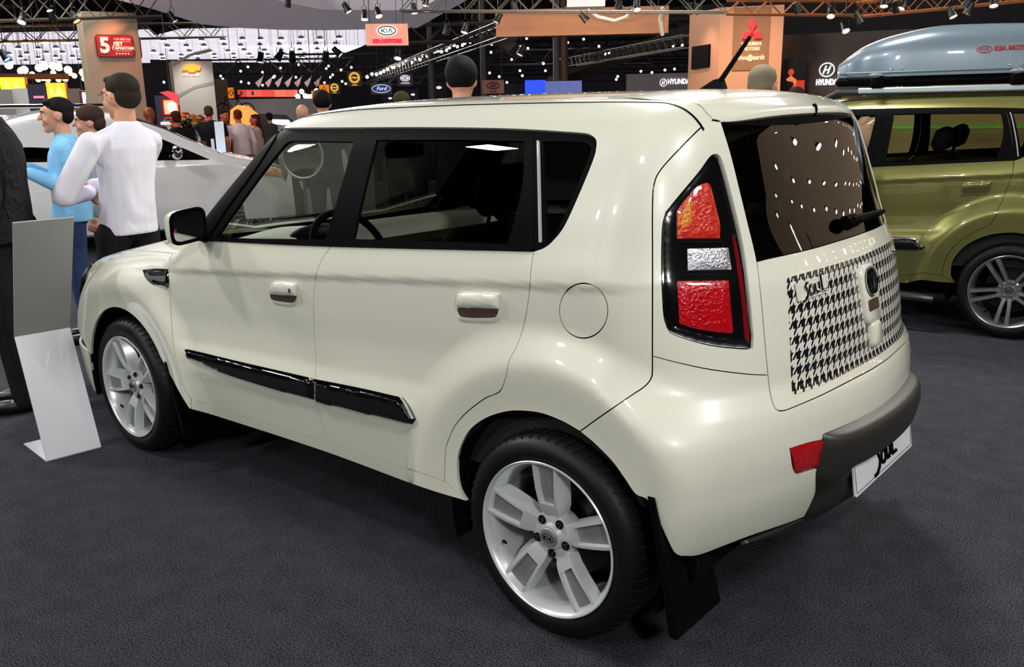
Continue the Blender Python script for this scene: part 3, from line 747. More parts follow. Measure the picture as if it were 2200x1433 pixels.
def houndstooth(name):
    m = bpy.data.materials.new(name); m.use_nodes = True; nt = m.node_tree; b = nt.nodes['Principled BSDF']
    b.inputs['Roughness'].default_value = 0.3; b.inputs['Coat Weight'].default_value = 0.8
    N = nt.nodes.new; Lk = nt.links.new
    tc = N('ShaderNodeTexCoord'); sp = N('ShaderNodeSeparateXYZ'); Lk(tc.outputs['Object'], sp.inputs[0])
    def mth(op, a, b_=None, c=None):
        n = N('ShaderNodeMath'); n.operation = op
        for i, v in enumerate((a, b_, c)):
            if v is None: continue
            if isinstance(v, (int, float)): n.inputs[i].default_value = v
            else: Lk(v, n.inputs[i])
        return n.outputs[0]
    # one cell = 4 threads dark, 4 threads light each way, twill shift 2/2
    S = HT_PERIOD
    u = mth('MULTIPLY', sp.outputs['Y'], 8/S[0]); v = mth('MULTIPLY', sp.outputs['Z'], 8/S[1])
    u = mth('ADD', u, 800.0); v = mth('ADD', v, 800.0)
    fu = mth('FLOOR', u); fv = mth('FLOOR', v)
    du = mth('LESS_THAN', mth('MODULO', fu, 8.0), 4.0); dv = mth('LESS_THAN', mth('MODULO', fv, 8.0), 4.0)
    # twill with slanting float edges: continuous diagonal where both differ
    tw = mth('LESS_THAN', mth('MODULO', mth('ADD', u, v), 4.0), 2.0)
    both_ = mth('MULTIPLY', du, dv); either = mth('SUBTRACT', mth('ADD', du, dv), both_); xo = mth('SUBTRACT', either, both_)
    # choose warp colour or weft colour
    mixd = mth('ADD', mth('MULTIPLY', tw, du), mth('MULTIPLY', mth('SUBTRACT', 1.0, tw), dv))
    mx = N('ShaderNodeMix'); mx.data_type = 'RGBA'; mx.inputs['A'].default_value = srgb((222, 222, 210)); mx.inputs['B'].default_value = srgb((16, 14, 20))
    Lk(mixd, mx.inputs['Factor']); Lk(mx.outputs['Result'], b.inputs['Base Color'])
    return m
HT_PERIOD = (0.034, 0.043)

def badge_frame(y, z, off=0.0):
    "frame lying on the rear surface: x to the car's right, y up"
    Pn = dom_inv('rear', np.array([[y, z]])); Nn = grad(Pn)[0]; p = Pn[0]+Nn*off
    right = Vector((0, -1, 0)); n = Vector(Nn); right = (right-n*right.dot(n)).normalized(); up = n.cross(right)
    m_ = Matrix.Identity(4)
    for i in range(3): m_[i][0] = right[i]; m_[i][1] = up[i]; m_[i][2] = n[i]; m_[i][3] = p[i]
    return m_
def script_word(b, fr, s, r, th=1.0):
    "the slanting model word in round strokes (S o U L), s = height"
    def st(pts, rad): b.tube([fr @ Vector((x*s*1.25, y*s, 0)) for x, y in pts], rad*s, 8, sq=1)
    st([(-.40, .34), (-.56, .34), (-.66, .18), (-.57, .02), (-.50, -.15), (-.60, -.42), (-.82, -.60), (-1.05, -.62)], r)
    st([(-0.18+0.20*math.cos(t), -0.10+0.27*math.sin(t)) for t in np.linspace(1.3, 1.3+2*math.pi, 18)], r)
    st([(0.12, 0.20), (0.12, -0.15), (0.20, -0.34), (0.34, -0.34), (0.44, -0.15), (0.46, 0.22)], r)
    st([(0.66, 0.62), (0.66, 0.1), (0.66, -0.34)], r); st([(0.66, -0.34), (1.05, -0.34)], r)
def build_rear_details(car, tg, rg, bumper, ins):
    hp = T([(1690, 606), (1692, 598), (1702, 594), (1780, 572), (1850, 550), (1916, 524)]); hp = hp[hp[:, 1] > .005]
    hpL = T([(1690, 606), (1692, 640), (1697, 740), (1700, 820), (1703, 843), (1712, 847)]); hpb = T([(1712, 847), (1760, 829), (1800, 810), (1838, 790)]); hpb = hpb[hpb[:, 1] > .005]
    k = np.vstack([hp[::-1], hpL, hpb]); z0 = hp[-1, 2]; z1 = hpb[-1, 2]
    a = dom_inv('rear', np.array([[0, z0]])); b_ = dom_inv('rear', np.array([[0, z1]]))
    c = cat(a, hp[::-1], hpL, hpb, b_); c2 = c[::-1].copy(); c2[:, 1] *= -1
    o = panel('houndstooth_panel', cat(c, c2), dom='rear', m=houndstooth('houndstooth_print'), parent=tg, off=0.002, gap=0, thick=.003)
    o['label'] = 'black and white houndstooth checked panel'
    # handle plate with the round badge
    pl = MB(); fr = badge_frame(0, 1.018, 0.001)
    def rr(w, h, r, n=6):
        out = []
        for cx, cy, a0 in ((w-r, h-r, 0), (-w+r, h-r, 90), (-w+r, -h+r, 180), (w-r, -h+r, 270)):
            for i in range(n+1): t = R(a0+90*i/n); out.append((cx+r*math.cos(t), cy+r*math.sin(t)))
        return out
    def slab(poly, h, fr_, bev=0.004):
        b = MB(); n = len(poly); q = np.array(poly); cen = q.mean(0)
        sh = cen+(q-cen)*(1-bev/np.linalg.norm(q-cen, axis=1, keepdims=True))
        b.add([fr_ @ Vector((x, y, 0)) for x, y in q]+[fr_ @ Vector((x, y, h-bev)) for x, y in q]+[fr_ @ Vector((x, y, h)) for x, y in sh],
              [(i, (i+1) % n, n+(i+1) % n, n+i) for i in range(n)]+[(n+i, n+(i+1) % n, 2*n+(i+1) % n, 2*n+i) for i in range(n)]+[tuple(range(2*n, 3*n))])
        return b
    slab(rr(0.062, 0.095, 0.035), 0.016, fr, .006).build('tailgate_handle_plate', CREAM, tg, True, 50)
    hpO = tg.children[-1] if tg.children else tg
    slab(rr(0.045, 0.018, 0.008), 0.003, fr @ Matrix.Translation((0, -0.035, 0.0155)), .002).build('handle_recess_grip', mat('recess_brown', (70, 55, 45), .5), tg, True)
    bf = fr @ Matrix.Translation((0, 0.038, 0.016))
    def oval_badge(fr_, rx, ry, parent, back, ring, letters, h=.006, name='oval_badge'):
        bd = slab([(rx*math.cos(t), ry*math.sin(t)) for t in np.linspace(0, 2*math.pi, 37)[:-1]], h, fr_, .002).build(name, back, parent, True)
        rg_ = MB(); rg_.tube([fr_ @ Vector((rx*.96*math.cos(t), ry*.96*math.sin(t), h)) for t in np.linspace(0, 2*math.pi, 37)[:-1]], rx*0.07, 8, closed=True); rg_.build('badge_ring', ring, bd, True)
        lt = MB(); s = ry*.5; w = rx*.09
        def bar(x0, y0, x1, y1, ww=w):
            d = Vector((x1-x0, y1-y0)).normalized(); nn = Vector((-d.y, d.x))*ww/2
            lt.prism([(x0+nn.x, y0+nn.y), (x0-nn.x, y0-nn.y), (x1-nn.x, y1-nn.y), (x1+nn.x, y1+nn.y)], h, h+.003, lambda u, v, q: fr_ @ Vector((u, v, q)))
        X = rx*.52
        bar(-X*1.15, -s, -X*1.15, s); bar(-X*1.05, 0, -X*.35, s); bar(-X*1.05, 0, -X*.35, -s)
        bar(0, -s, 0, s)
        bar(X*.4, -s, X*.8, s); bar(X*.8, s, X*1.2, -s)
        lt.build('badge_letters', letters, bd)
        return bd
    oval_badge(bf, 0.046, 0.046, tg, BLACKG, CHROME, CHROME)
    slab(rr(0.038, 0.045, 0.02), 0.022, badge_frame(-0.005, 0.895, 0.001), .014).build('camera_housing', CREAM, tg, True, 50)
    # model word on the left of the panel, small plate behind it
    wf = badge_frame(0.355, 1.09, 0.003)
    slab(rr(0.078, 0.026, 0.003, 2), 0.003, wf, .001).build('badge_plate', CREAM, tg)
    w = MB(); script_word(w, wf @ Matrix.Translation((0, 0.002, 0.007)), 0.050, 0.085); w.build('chrome_model_badge', CHROME, tg, True)
    w = MB(); text_mesh('trim_badge', '1.6', 0.04, CHROME, tg, badge_frame(-0.37, 1.09, .004), .003)
    # wiper
    fr2 = badge_frame(0.0, 1.215, 0.0)
    wp = MB(); Pw = lambda y, z, off: tuple((lambda q: q[0]+grad(q)[0]*off)(dom_inv('rear', np.array([[y, z]]))))
    wp.tube([Pw(0.04, 1.235, .012), Pw(0.0, 1.235, .03)], [.024, .02], 12)
    wp.tube([Pw(0.03, 1.235, .03), Pw(-.05, 1.237, .034), Pw(-.30, 1.235, .028)], [.016, .013, .007], 8)
    wo = wp.build('rear_wiper', BLACKT, rg, True)
    bl = MB(); bl.tube([Pw(y, 1.228+0.01*(y+.22)**2, .012) for y in np.linspace(-.07, -.40, 10)], .006, 6); bl.build('wiper_blade', BLACKT, wo, True)
    # high brake light inside the glass
    # plate
    pf = badge_frame(0.0, 0.435, 0.0)
    pf = frame((-0.699, 0.0, 0.505), (0, -1, 0), (0.16, 0, 1))
    pp = MB(); pp.prism(rr(0.270, 0.060, 0.008), 0, 0.006, lambda u, v, h: pf @ Vector((u, v, h))); po = pp.build('licence_plate', WHITE, car)
    bo = MB(); q = rr(0.260, 0.050, 0.006); bo.tube([pf @ Vector((x, y, 0.0062)) for x, y in q], .0012, 4, closed=True); bo.build('plate_border', BLACKT, po)
    w = MB(); script_word(w, pf @ Matrix.Translation((0.0, 0.004, 0.007)), 0.080, 0.075); w.build('plate_lettering', BLACKT, po, True)
    # bumper bar: heavy rounded black frame round the plate
    b = MB(); NY, NZ = 73, 41; V = []
    for i in range(NY):
        u = -1+2*i/(NY-1)
        for j in range(NZ):
            v = -1+2*j/(NZ-1)
            z = 0.528+0.150*v; hw = 0.405-0.035*sstep(np.array([(0.56-z)/0.10]))[0]
            y = hw*u
            c4 = float(C4(np.array([z]))[0]); xs = float(XR(np.array([z]))[0]+(KR(np.array([z]))[0]-.27*c4)*y*y+c4*y**4)
            e = (max(0, 1-abs(u)**9)**.45)*(max(0, 1-abs(v)**7)**.45)
            pr = 0.058*e*(0.75+0.25*sstep(np.array([(z-0.47)/0.12]))[0])
            rec = sstep(np.array([(0.298-abs(y))/0.022]))[0]*sstep(np.array([(0.558-z)/0.022]))[0]
            x = xs-pr+0.004
            if rec > 0: x = x*(1-rec)+max(x, -0.680+0.16*(z-.505)+.02*(1-rec))*rec
            V.append((x, y, z))
    b.add(V, [(i*NZ+j, i*NZ+j+1, (i+1)*NZ+j+1, (i+1)*NZ+j) for i in range(NY-1) for j in range(NZ-1)])
    bb = b.build('bumper_bar', BLACKP, ins, True, 60)
    # roof spoiler: side edge follows the seam, trailing lip hangs over the glass
    b = MB(); V = []
    E_ = np.vstack([dom_inv('top', np.array([[-0.02, 0.55], [-0.12, 0.575]])), T([(1480, 213), (1502, 226), (1518, 243), (1528, 256)], 30.0)[[0, -1]], T([(1546, 261)])])
    E_ = np.vstack([dom_inv('top', np.array([[-0.02, 0.53], [-0.14, 0.567]])), T([(1502, 226)]), T([(1518, 243)]), T([(1530, 257)]), T([(1547, 261)])])
    tt_ = np.linspace(0, 1, 17); L_ = np.concatenate([[0], np.cumsum(np.linalg.norm(np.diff(E_, axis=0), axis=1))]); L_ /= L_[-1]
    Ex, Ey, Ez = [pchip(L_, E_[:, i])(tt_) for i in range(3)]
    xc = -0.02+(-0.400+0.02)*tt_
    def surf_top(x_, y_): return float(dom_inv('top', np.array([[x_, y_]]))[0, 2])
    us = np.linspace(-1, 1, 61)
    zc0 = surf_top(-0.02, 0)
    for u in us:
        au = abs(u); prof = []
        w_ = au**2.4
        for k, t in enumerate(tt_):
            x_ = xc[k]*(1-w_)+Ex[k]*w_; y_ = Ey[k]*u
            zl = zc0+(1.594-zc0)*t**1.9
            zc_ = zl-0.010*(au)**2
            zs = Ez[k]+.002
            z_ = zc_*(1-au**5)+zs*au**5+0.006*math.sin(math.pi*t)*(1-au**6)+.001
            prof.append((x_, y_, z_))
        x_, y_, z_ = prof[-1]
        q = 1-au**8
        prof += [(x_-.005*q, y_, z_-.006), (x_-.006*q, y_, z_-.016*q-.004), (x_+.002, y_, z_-.022*q-.004), (x_+.05, y_*.99, z_-.024*q-.004), (x_+.09, y_*.98, z_-.03)]
        V += prof
    n = len(prof); b.add(V, [(i*n+j, i*n+j+1, (i+1)*n+j+1, (i+1)*n+j) for i in range(len(us)-1) for j in range(n-1)]+[tuple(range(n)), tuple((len(us)-1)*n+j for j in range(n))[::-1]])
    so = b.build('roof_spoiler', CREAM, car, True, 40)
    hb = MB(); hb.box(-0.35, -0.33, -0.09, 0.09, 1.512, 1.526); hb.build('high_brake_light', mat('brake_red', (150, 15, 20), .2), rg)
    ntc = MB(); ntc.ball((-0.400, 0.0, 1.585), .012, 10, 6, (1, .5, 1.6)); ntc.build('washer_nozzle', BLACKT, so, True)

def build_cabin(car):
    CR2 = mat('cream_dash', (190, 190, 172), .5)
    # floor and bulkheads
    b = MB(); b.box(-0.45, 2.0, -0.76, 0.76, 0.30, 0.36); b.build('cabin_floor', DARK, car)
    # dashboard
    ys = np.linspace(-0.74, 0.74, 25); prof = [(2.12, 1.03), (1.95, 1.065), (1.80, 1.075), (1.68, 1.06), (1.63, 1.02), (1.64, 0.96)]
    d = MB(); V = [(x-0.06*(abs(y)/.74)**2, y, z+0.025*math.exp(-((y-0.38)/.2)**2)*(1 if 1.6 < x < 2 else 0)) for y in ys for x, z in prof]; n = len(prof)
    d.add(V, [(i*n+j, i*n+j+1, (i+1)*n+j+1, (i+1)*n+j) for i in range(24) for j in range(n-1)]); do = d.build('dashboard', CR2, car, True, 50)
    lo = MB(); lo.box(1.62, 2.05, -0.74, 0.74, 0.60, 1.0, bev=.03); lo.build('lower_dash', SEATF, do)
    bi = MB(); bi.ball((1.68, 0.36, 1.055), .12, 20, 10, (.7, 1.35, .55)); bi.build('instrument_binnacle', BLACKT, do, True)
    ve = MB(); ve.box(1.60, 1.66, 0.62, 0.72, 1.0, 1.06, bev=.01); vo = ve.build('air_vent', BLACKT, do)
    sl = MB()
    for k in range(4): sl.box(1.595, 1.60, 0.63+k*.024, 0.637+k*.024, 1.005, 1.05)
    sl.build('vent_slat', CHROME, vo)
    # steering wheel
    s = MB(); c = Vector((1.45, 0.37, 1.02)); ax = Vector((-0.86, 0, 0.5)).normalized(); u = Vector((0, 1, 0)); w = ax.cross(u)
    s.tube([c+(u*math.cos(t)+w*math.sin(t))*.185 for t in np.linspace(0, 2*math.pi, 41)[:-1]], .016, 10, closed=True)
    so = s.build('steering_wheel', BLACKT, car, True)
    h = MB(); h.ball(c-ax*0.02, .07, 16, 8, (.6, 1, .9))
    for t in (R(0), R(180), R(270)): h.tube([c-ax*.02, c+(u*math.cos(t)+w*math.sin(t))*.18], [.03, .016], 8, sq=.5)
    h.build('steering_hub', BLACKT, so, True)
    st = MB(); st.tube([c-ax*.03, c-ax*.30], .045, 12); st.build('steering_column', SEATF, so, True)
    # seats
    def seat(x, y, back=True, wide=.25):
        q = MB(); q.box(x-.26, x+.26, y-wide, y+wide, .52, .66, bev=.05); so_ = q.build('seat', SEATF, car, True, 60)
        k = MB(); mt = Matrix.Translation((x-.24, y, .62)) @ Matrix.Rotation(R(-16), 4, 'Y'); k.box(-.07, .07, -wide, wide, 0, .60, mtx=mt, bev=.05); k.build('seat_back', SEATF, so_, True, 60)
        for hy in ((0,) if wide < .4 else (-.35, .35)):
            k = MB(); mt = Matrix.Translation((x-.24, y+hy, .62)) @ Matrix.Rotation(R(-16), 4, 'Y'); k.box(-.055, .055, -.13, .13, .64, .82, mtx=mt, bev=.04); k.tube([mt @ Vector((0, -.05, .55)), mt @ Vector((0, -.05, .68))], .007, 6); k.tube([mt @ Vector((0, .05, .55)), mt @ Vector((0, .05, .68))], .007, 6); k.build('headrest', SEATF, so_, True, 60)
    seat(1.02, .37); seat(1.02, -.37); seat(.18, 0, wide=.62)
    m_ = MB(); m_.box(1.46, 1.50, -.115, .115, 1.395, 1.465, bev=.015); mo = m_.build('interior_mirror', BLACKT, car, True, 50)
    st = MB(); st.tube([(1.50, 0, 1.45), (1.56, 0, 1.50)], .012, 8); st.build('mirror_stalk', BLACKT, mo, True)
    wi = MB(); wi.tube([(2.12, 0.60, 1.075), (2.13, 0.2, 1.095), (2.14, -.1, 1.10)], .008, 6); wi.build('windscreen_wiper', BLACKT, car, True)

def wheel_parts(car, cx, side, rot, style=0, white=True):
    "tyre, rim with five spokes, cap, nuts; faces +y and is mirrored for the right side"
    s = side; Y = 0.885
    tp = [(0.238, -0.215), (0.262, -0.222), (0.300, -0.220), (0.322, -0.200), (0.330, -0.170), (0.330, -0.055), (0.322, -0.022), (0.300, -0.002), (0.275, 0.003), (0.256, -0.002), (0.246, -0.012), (0.238, -0.03)]
    w = MB(); w.lathe([(r, (Y+h)*s) for r, h in tp], 96, 'y', (cx, 0, 0.33), closed=True)
    ty = w.build('wheel', RUBBER, car, True, 40)
    gr = MB()   # sipes on the tread shoulder
    for k in range(60):
        a = 2*math.pi*k/60
        gr.tube([(cx+rr_*math.cos(a+da), (Y+h)*s, 0.33+rr_*math.sin(a+da)) for rr_, h, da in ((.3185, -.014, 0), (.327, -.03, .008), (.3312, -.055, .02), (.3312, -.085, .035))], .0022, 4)
    gr.build('tread_sipes', mat('sipe_dark', (5, 5, 5), .9), ty)
    rp = [(0.249, -0.006), (0.2515, 0.000), (0.249, 0.003), (0.243, 0.000), (0.238, -0.010), (0.226, -0.030), (0.222, -0.075), (0.216, -0.15), (0.220, -0.205), (0.235, -0.21), (0.240, -0.20), (0.240, -0.02)]
    w = MB(); w.lathe([(r, (Y+h)*s) for r, h in rp], 72, 'y', (cx, 0, 0.33), closed=True)
    A = ALLOY if white else mat('silver_alloy', (176, 178, 182), .28, .8, .3)
    ri = w.build('rim', A, ty, True, 45)
    ri.name = 'rim'
    sps = []; insl = []
    hub = MB(); hub.lathe([(0.0, (Y-.105)*s), (0.070, (Y-.105)*s), (0.080, (Y-.065)*s), (0.074, (Y-.040)*s), (0.066, (Y-.036)*s), (0.044, (Y-.036)*s), (0.037, (Y-.024)*s), (0.0, (Y-.024)*s)], 40, 'y', (cx, 0, 0.33))
    def W(a, r, t, h): # radial r, tangential t (positive toward -x at top), height from the rim plane
        ca, sa = math.cos(a), math.sin(a)
        return (cx+r*ca-t*sa, (Y+h)*s, 0.33+r*sa+t*ca)
    if style == 0:
        for k in range(5):
            a = R(rot+72*k); sp = MB(); ins = MB()
            # outline left side (t<0) and right side with the wide flank
            secs = [(0.058, .022, .028, -.040), (0.085, .031, .046, -.028), (0.11, .034, .058, -.020), (0.16, .040, .063, -.014), (0.205, .044, .062, -.012), (0.240, .046, .048, -.010)]
            V = []
            for r_, tl, tr, h in secs:
                V += [W(a, r_, -tl-.006, h-.040), W(a, r_, -tl, h), W(a, r_, -tl+.010, h+.001), W(a, r_, tl*.80, h+.001), W(a, r_, tl*.80+.009, h), W(a, r_, tr, h-.045)]
            n = 6; F_ = [(i*n+j, i*n+j+1, (i+1)*n+j+1, (i+1)*n+j) for i in range(5) for j in range(n-1) if not (j == 2 and i >= 2)]
            F_ += [tuple(range(6))[::-1]]
            # pocket (inset) walls
            m0 = len(V)
            for i in (2, 3, 4, 5):
                r_, tl, tr, h = secs[i]; V += [W(a, r_, -tl+.014, h-.014), W(a, r_, tl*.80-.004, h-.014)]
            for q in range(3):
                i = 2+q; F_ += [(i*n+2, (i+1)*n+2, m0+2*q+2, m0+2*q), (i*n+3, m0+2*q+1, m0+2*q+3, (i+1)*n+3)]
            F_ += [(2*n+2, m0, m0+1, 2*n+3)]
            sp.add(V, F_)
            vi = [W(a, secs[i][0], v, secs[i][3]-.0138) for i in (2, 3, 4, 5) for v in (-secs[i][1]+.013, secs[i][1]*.80-.003)]
            ins.add(vi, [(0, 2, 3, 1), (2, 4, 5, 3), (4, 6, 7, 5)]); sps.append(sp); insl.append(ins)
    else:
        for k in range(5):
            a = R(rot+72*k); sp = MB(); sps.append(sp)
            for q in (-1, 1):
                V = []
                for r_, t0, wd, h in ((0.05, .016*q, .012, -.034), (.11, .024*q, .010, -.022), (.17, .029*q, .011, -.014), (.238, .034*q, .014, -.010)):
                    V += [W(a, r_, t0-wd-.004, h-.03), W(a, r_, t0-wd, h), W(a, r_, t0+wd, h), W(a, r_, t0+wd+.004, h-.03)]
                sp.add(V, [(i*4+j, i*4+j+1, (i+1)*4+j+1, (i+1)*4+j) for i in range(3) for j in range(3)])
    for sp in sps: sp.build('wheel_spoke', A, ty, True, 30)
    for ins in insl: ins.build('spoke_inset', ALLOYG, ty)
    ri.parent = ty
    ho = hub.build('wheel_hub', A, ty, True, 40)
    cap = MB(); cap.lathe([(0.0, (Y-.016)*s), (0.028, (Y-.0165)*s), (0.032, (Y-.020)*s), (0.032, (Y-.03)*s)], 32, 'y', (cx, 0, 0.33)); cap.build('hub_cap', ALLOYG if style == 0 else CHROME, ty, True)
    bd = MB(); fr_ = frame((cx, (Y-.0155)*s, 0.33), (-s, 0, 0), (0, 0, 1))
    bd.tube([fr_ @ Vector((.023*math.cos(t), .013*math.sin(t), 0)) for t in np.linspace(0, 2*math.pi, 25)[:-1]], .0011, 4, closed=True)
    def bar(x0, y0, x1, y1, ww=.0028):
        d = Vector((x1-x0, y1-y0)).normalized(); nn = Vector((-d.y, d.x))*ww/2
        bd.prism([(x0+nn.x, y0+nn.y), (x0-nn.x, y0-nn.y), (x1-nn.x, y1-nn.y), (x1+nn.x, y1+nn.y)], 0, .001, lambda u, v, q: fr_ @ Vector((u, v, q)))
    q = .006; bar(-.014, -q, -.014, q); bar(-.013, 0, -.006, q); bar(-.013, 0, -.006, -q); bar(0, -q, 0, q); bar(.006, -q, .010, q); bar(.010, q, .014, -q)
    bd.build('cap_emblem', BLACKT, ty)
    for k in range(5):
        a = R(rot+36+72*k) if style == 0 else R(rot+36+72*k)
        l = MB(); p = W(a, .057, 0, 0)
        l.lathe([(0.0, (Y-.024)*s), (0.0065, (Y-.025)*s), (0.0085, (Y-.030)*s), (.009, (Y-.0345)*s), (.0135, (Y-.0345)*s), (.0145, (Y-.0330)*s), (.0150, (Y-.0360)*s)], 14, 'y', (p[0], 0, p[2]))
        l.build('lug_nut', BLACKG if style == 0 else CHROME, ty, True)
    br = MB(); br.lathe([(0.0, (Y-.13)*s), (0.16, (Y-.13)*s), (0.16, (Y-.15)*s), (0, (Y-.15)*s)], 40, 'y', (cx, 0, .33)); br.build('brake_disc', mat('brake_steel', (60, 60, 62), .35, .9), ty, True)
    va = MB(); va.tube([W(R(rot-110), .205, 0, -.03), W(R(rot-110), .178, 0, -.012)], [.006, .004], 8); va.build('tyre_valve', BLACKT, ty, True)
    return ty

car = build_hatchback()
for _cx, _rt in ((0.0, 88), (2.55, 67)):
    for _s in (1, -1): wheel_parts(car, _cx, _s, _rt, 0, True)

# ------------------------------------------------------------------ people
SKIN = mat('skin', (205, 150, 122), .55); SKINR = mat('skin_warm', (190, 110, 80), .55)
def blob(name, items, m, parent=None, vox=0.012, smooth=6, bump_=None):
    "tapered limbs and ellipsoids fused into one continuous surface"
    b = MB()
    for it in items:
        if it[0] == 'loft':
            V_ = []; n = 24
            for (z_, cx_, rx_, ry_) in it[1]:
                for k in range(n):
                    a = 2*math.pi*k/n; c_ = math.cos(a); s_ = math.sin(a); V_.append((cx_+rx_*math.copysign(abs(c_)**.85, c_), ry_*math.copysign(abs(s_)**.85, s_), z_))
            m_ = len(it[1]); b.add(V_, [(i*n+j, i*n+(j+1) % n, (i+1)*n+(j+1) % n, (i+1)*n+j) for i in range(m_-1) for j in range(n)]+[tuple(range(n))[::-1], tuple((m_-1)*n+j for j in range(n))])
        elif it[0] == 'c':
            _, p0, r0, p1, r1 = it[:5]; p0 = Vector(p0); p1 = Vector(p1); n = max(2, int((p1-p0).length/0.03))
            pts = []; rr = []
            d = (p1-p0).normalized() if (p1-p0).length > 1e-6 else Vector((0, 0, 1))
            for k in range(1, 4): t = R(90-25*k); pts.append(p0-d*r0*math.sin(R(90-22*k))); rr.append(r0*math.cos(R(90-22*k)))
            for k in range(n+1): pts.append(p0+(p1-p0)*k/n); rr.append(r0+(r1-r0)*k/n)
            for k in range(3, 0, -1): pts.append(p1+d*r1*math.sin(R(90-22*k))); rr.append(r1*math.cos(R(90-22*k)))
            b.tube(pts, rr, 14)
        else:
            _, c, r = it[:3]; e = MB(); e.ball((0, 0, 0), 1, 20, 14, r)
            mt = Matrix.Translation(c)
            if len(it) > 3: mt = mt @ Matrix.Rotation(R(it[3][0]), 4, 'X') @ Matrix.Rotation(R(it[3][1]), 4, 'Y') @ Matrix.Rotation(R(it[3][2]), 4, 'Z')
            b.add([mt @ Vector(v) for v in e.v], e.f)
    o = mesh('tmp', b.v, b.f)
    md = o.modifiers.new('r', 'REMESH'); md.mode = 'VOXEL'; md.voxel_size = vox; md.use_smooth_shade = True
    if smooth: sm = o.modifiers.new('s', 'SMOOTH'); sm.iterations = smooth; sm.factor = .5
    dg = bpy.context.evaluated_depsgraph_get(); me = bpy.data.meshes.new_from_object(o.evaluated_get(dg)); bpy.data.objects.remove(o)
    me.name = name; me.materials.clear()
    me.polygons.foreach_set('use_smooth', [True]*len(me.polygons))
    return link(name, me, m, parent)
def cloth(name, col, scale=9, strength=.5, rough=.8):
    if name in MATS: return MATS[name]
    m = mat(name, col, rough, spec=.2)
    nt = m.node_tree; b = nt.nodes['Principled BSDF']; tc = nt.nodes.new('ShaderNodeTexCoord'); mp = nt.nodes.new('ShaderNodeMapping')
    mp.inputs['Scale'].default_value = (.9, .9, .5); mp.inputs['Rotation'].default_value = (.5, .5, 0)
    n = nt.nodes.new('ShaderNodeTexNoise'); n.inputs['Scale'].default_value = scale*.7; n.inputs['Detail'].default_value = 1.5; n.inputs['Distortion'].default_value = 1.2
    bp = nt.nodes.new('ShaderNodeBump'); bp.inputs['Strength'].default_value = strength; bp.inputs['Distance'].default_value = .03
    nt.links.new(tc.outputs['Object'], mp.inputs[0]); nt.links.new(mp.outputs[0], n.inputs['Vector']); nt.links.new(n.outputs['Fac'], bp.inputs['Height'])
    nt.links.new(bp.outputs['Normal'], b.inputs['Normal'])
    return m
def hand_items(w, d, up, s=1, curl=.5, side=1):
    "w wrist, d pointing along the forearm, up = back of the hand"
    w = Vector(w); d = Vector(d).normalized(); up = Vector(up); up = (up-d*up.dot(d)).normalized(); lat = d.cross(up)*side
    it = [('c', w, .026*s, w+d*.03*s, .028*s)]
    for k, (o, L) in enumerate(((-.027, .070), (-.009, .080), (.009, .076), (.026, .060))):
        a = w+d*.03*s+lat*o*s*.8; b_ = w+d*.088*s+lat*o*s
        it.append(('c', a, .016*s, b_, .0125*s))
        c1 = b_+(d*math.cos(curl)-up*math.sin(curl))*L*.5*s; c2 = c1+(d*math.cos(curl*2.2)-up*math.sin(curl*2.2))*L*.5*s
        it += [('c', b_, .0100*s, c1, .0088*s), ('c', c1, .0088*s, c2, .0075*s)]
    t0 = w+d*.03*s-lat*.028*s; t1 = t0+(d*.7-lat*.6-up*.3).normalized()*.045*s; t2 = t1+(d*.9-lat*.1-up*.35).normalized()*.032*s
    it += [('c', t0, .014*s, t1, .0115*s), ('c', t1, .0110*s, t2, .009*s)]
    return it
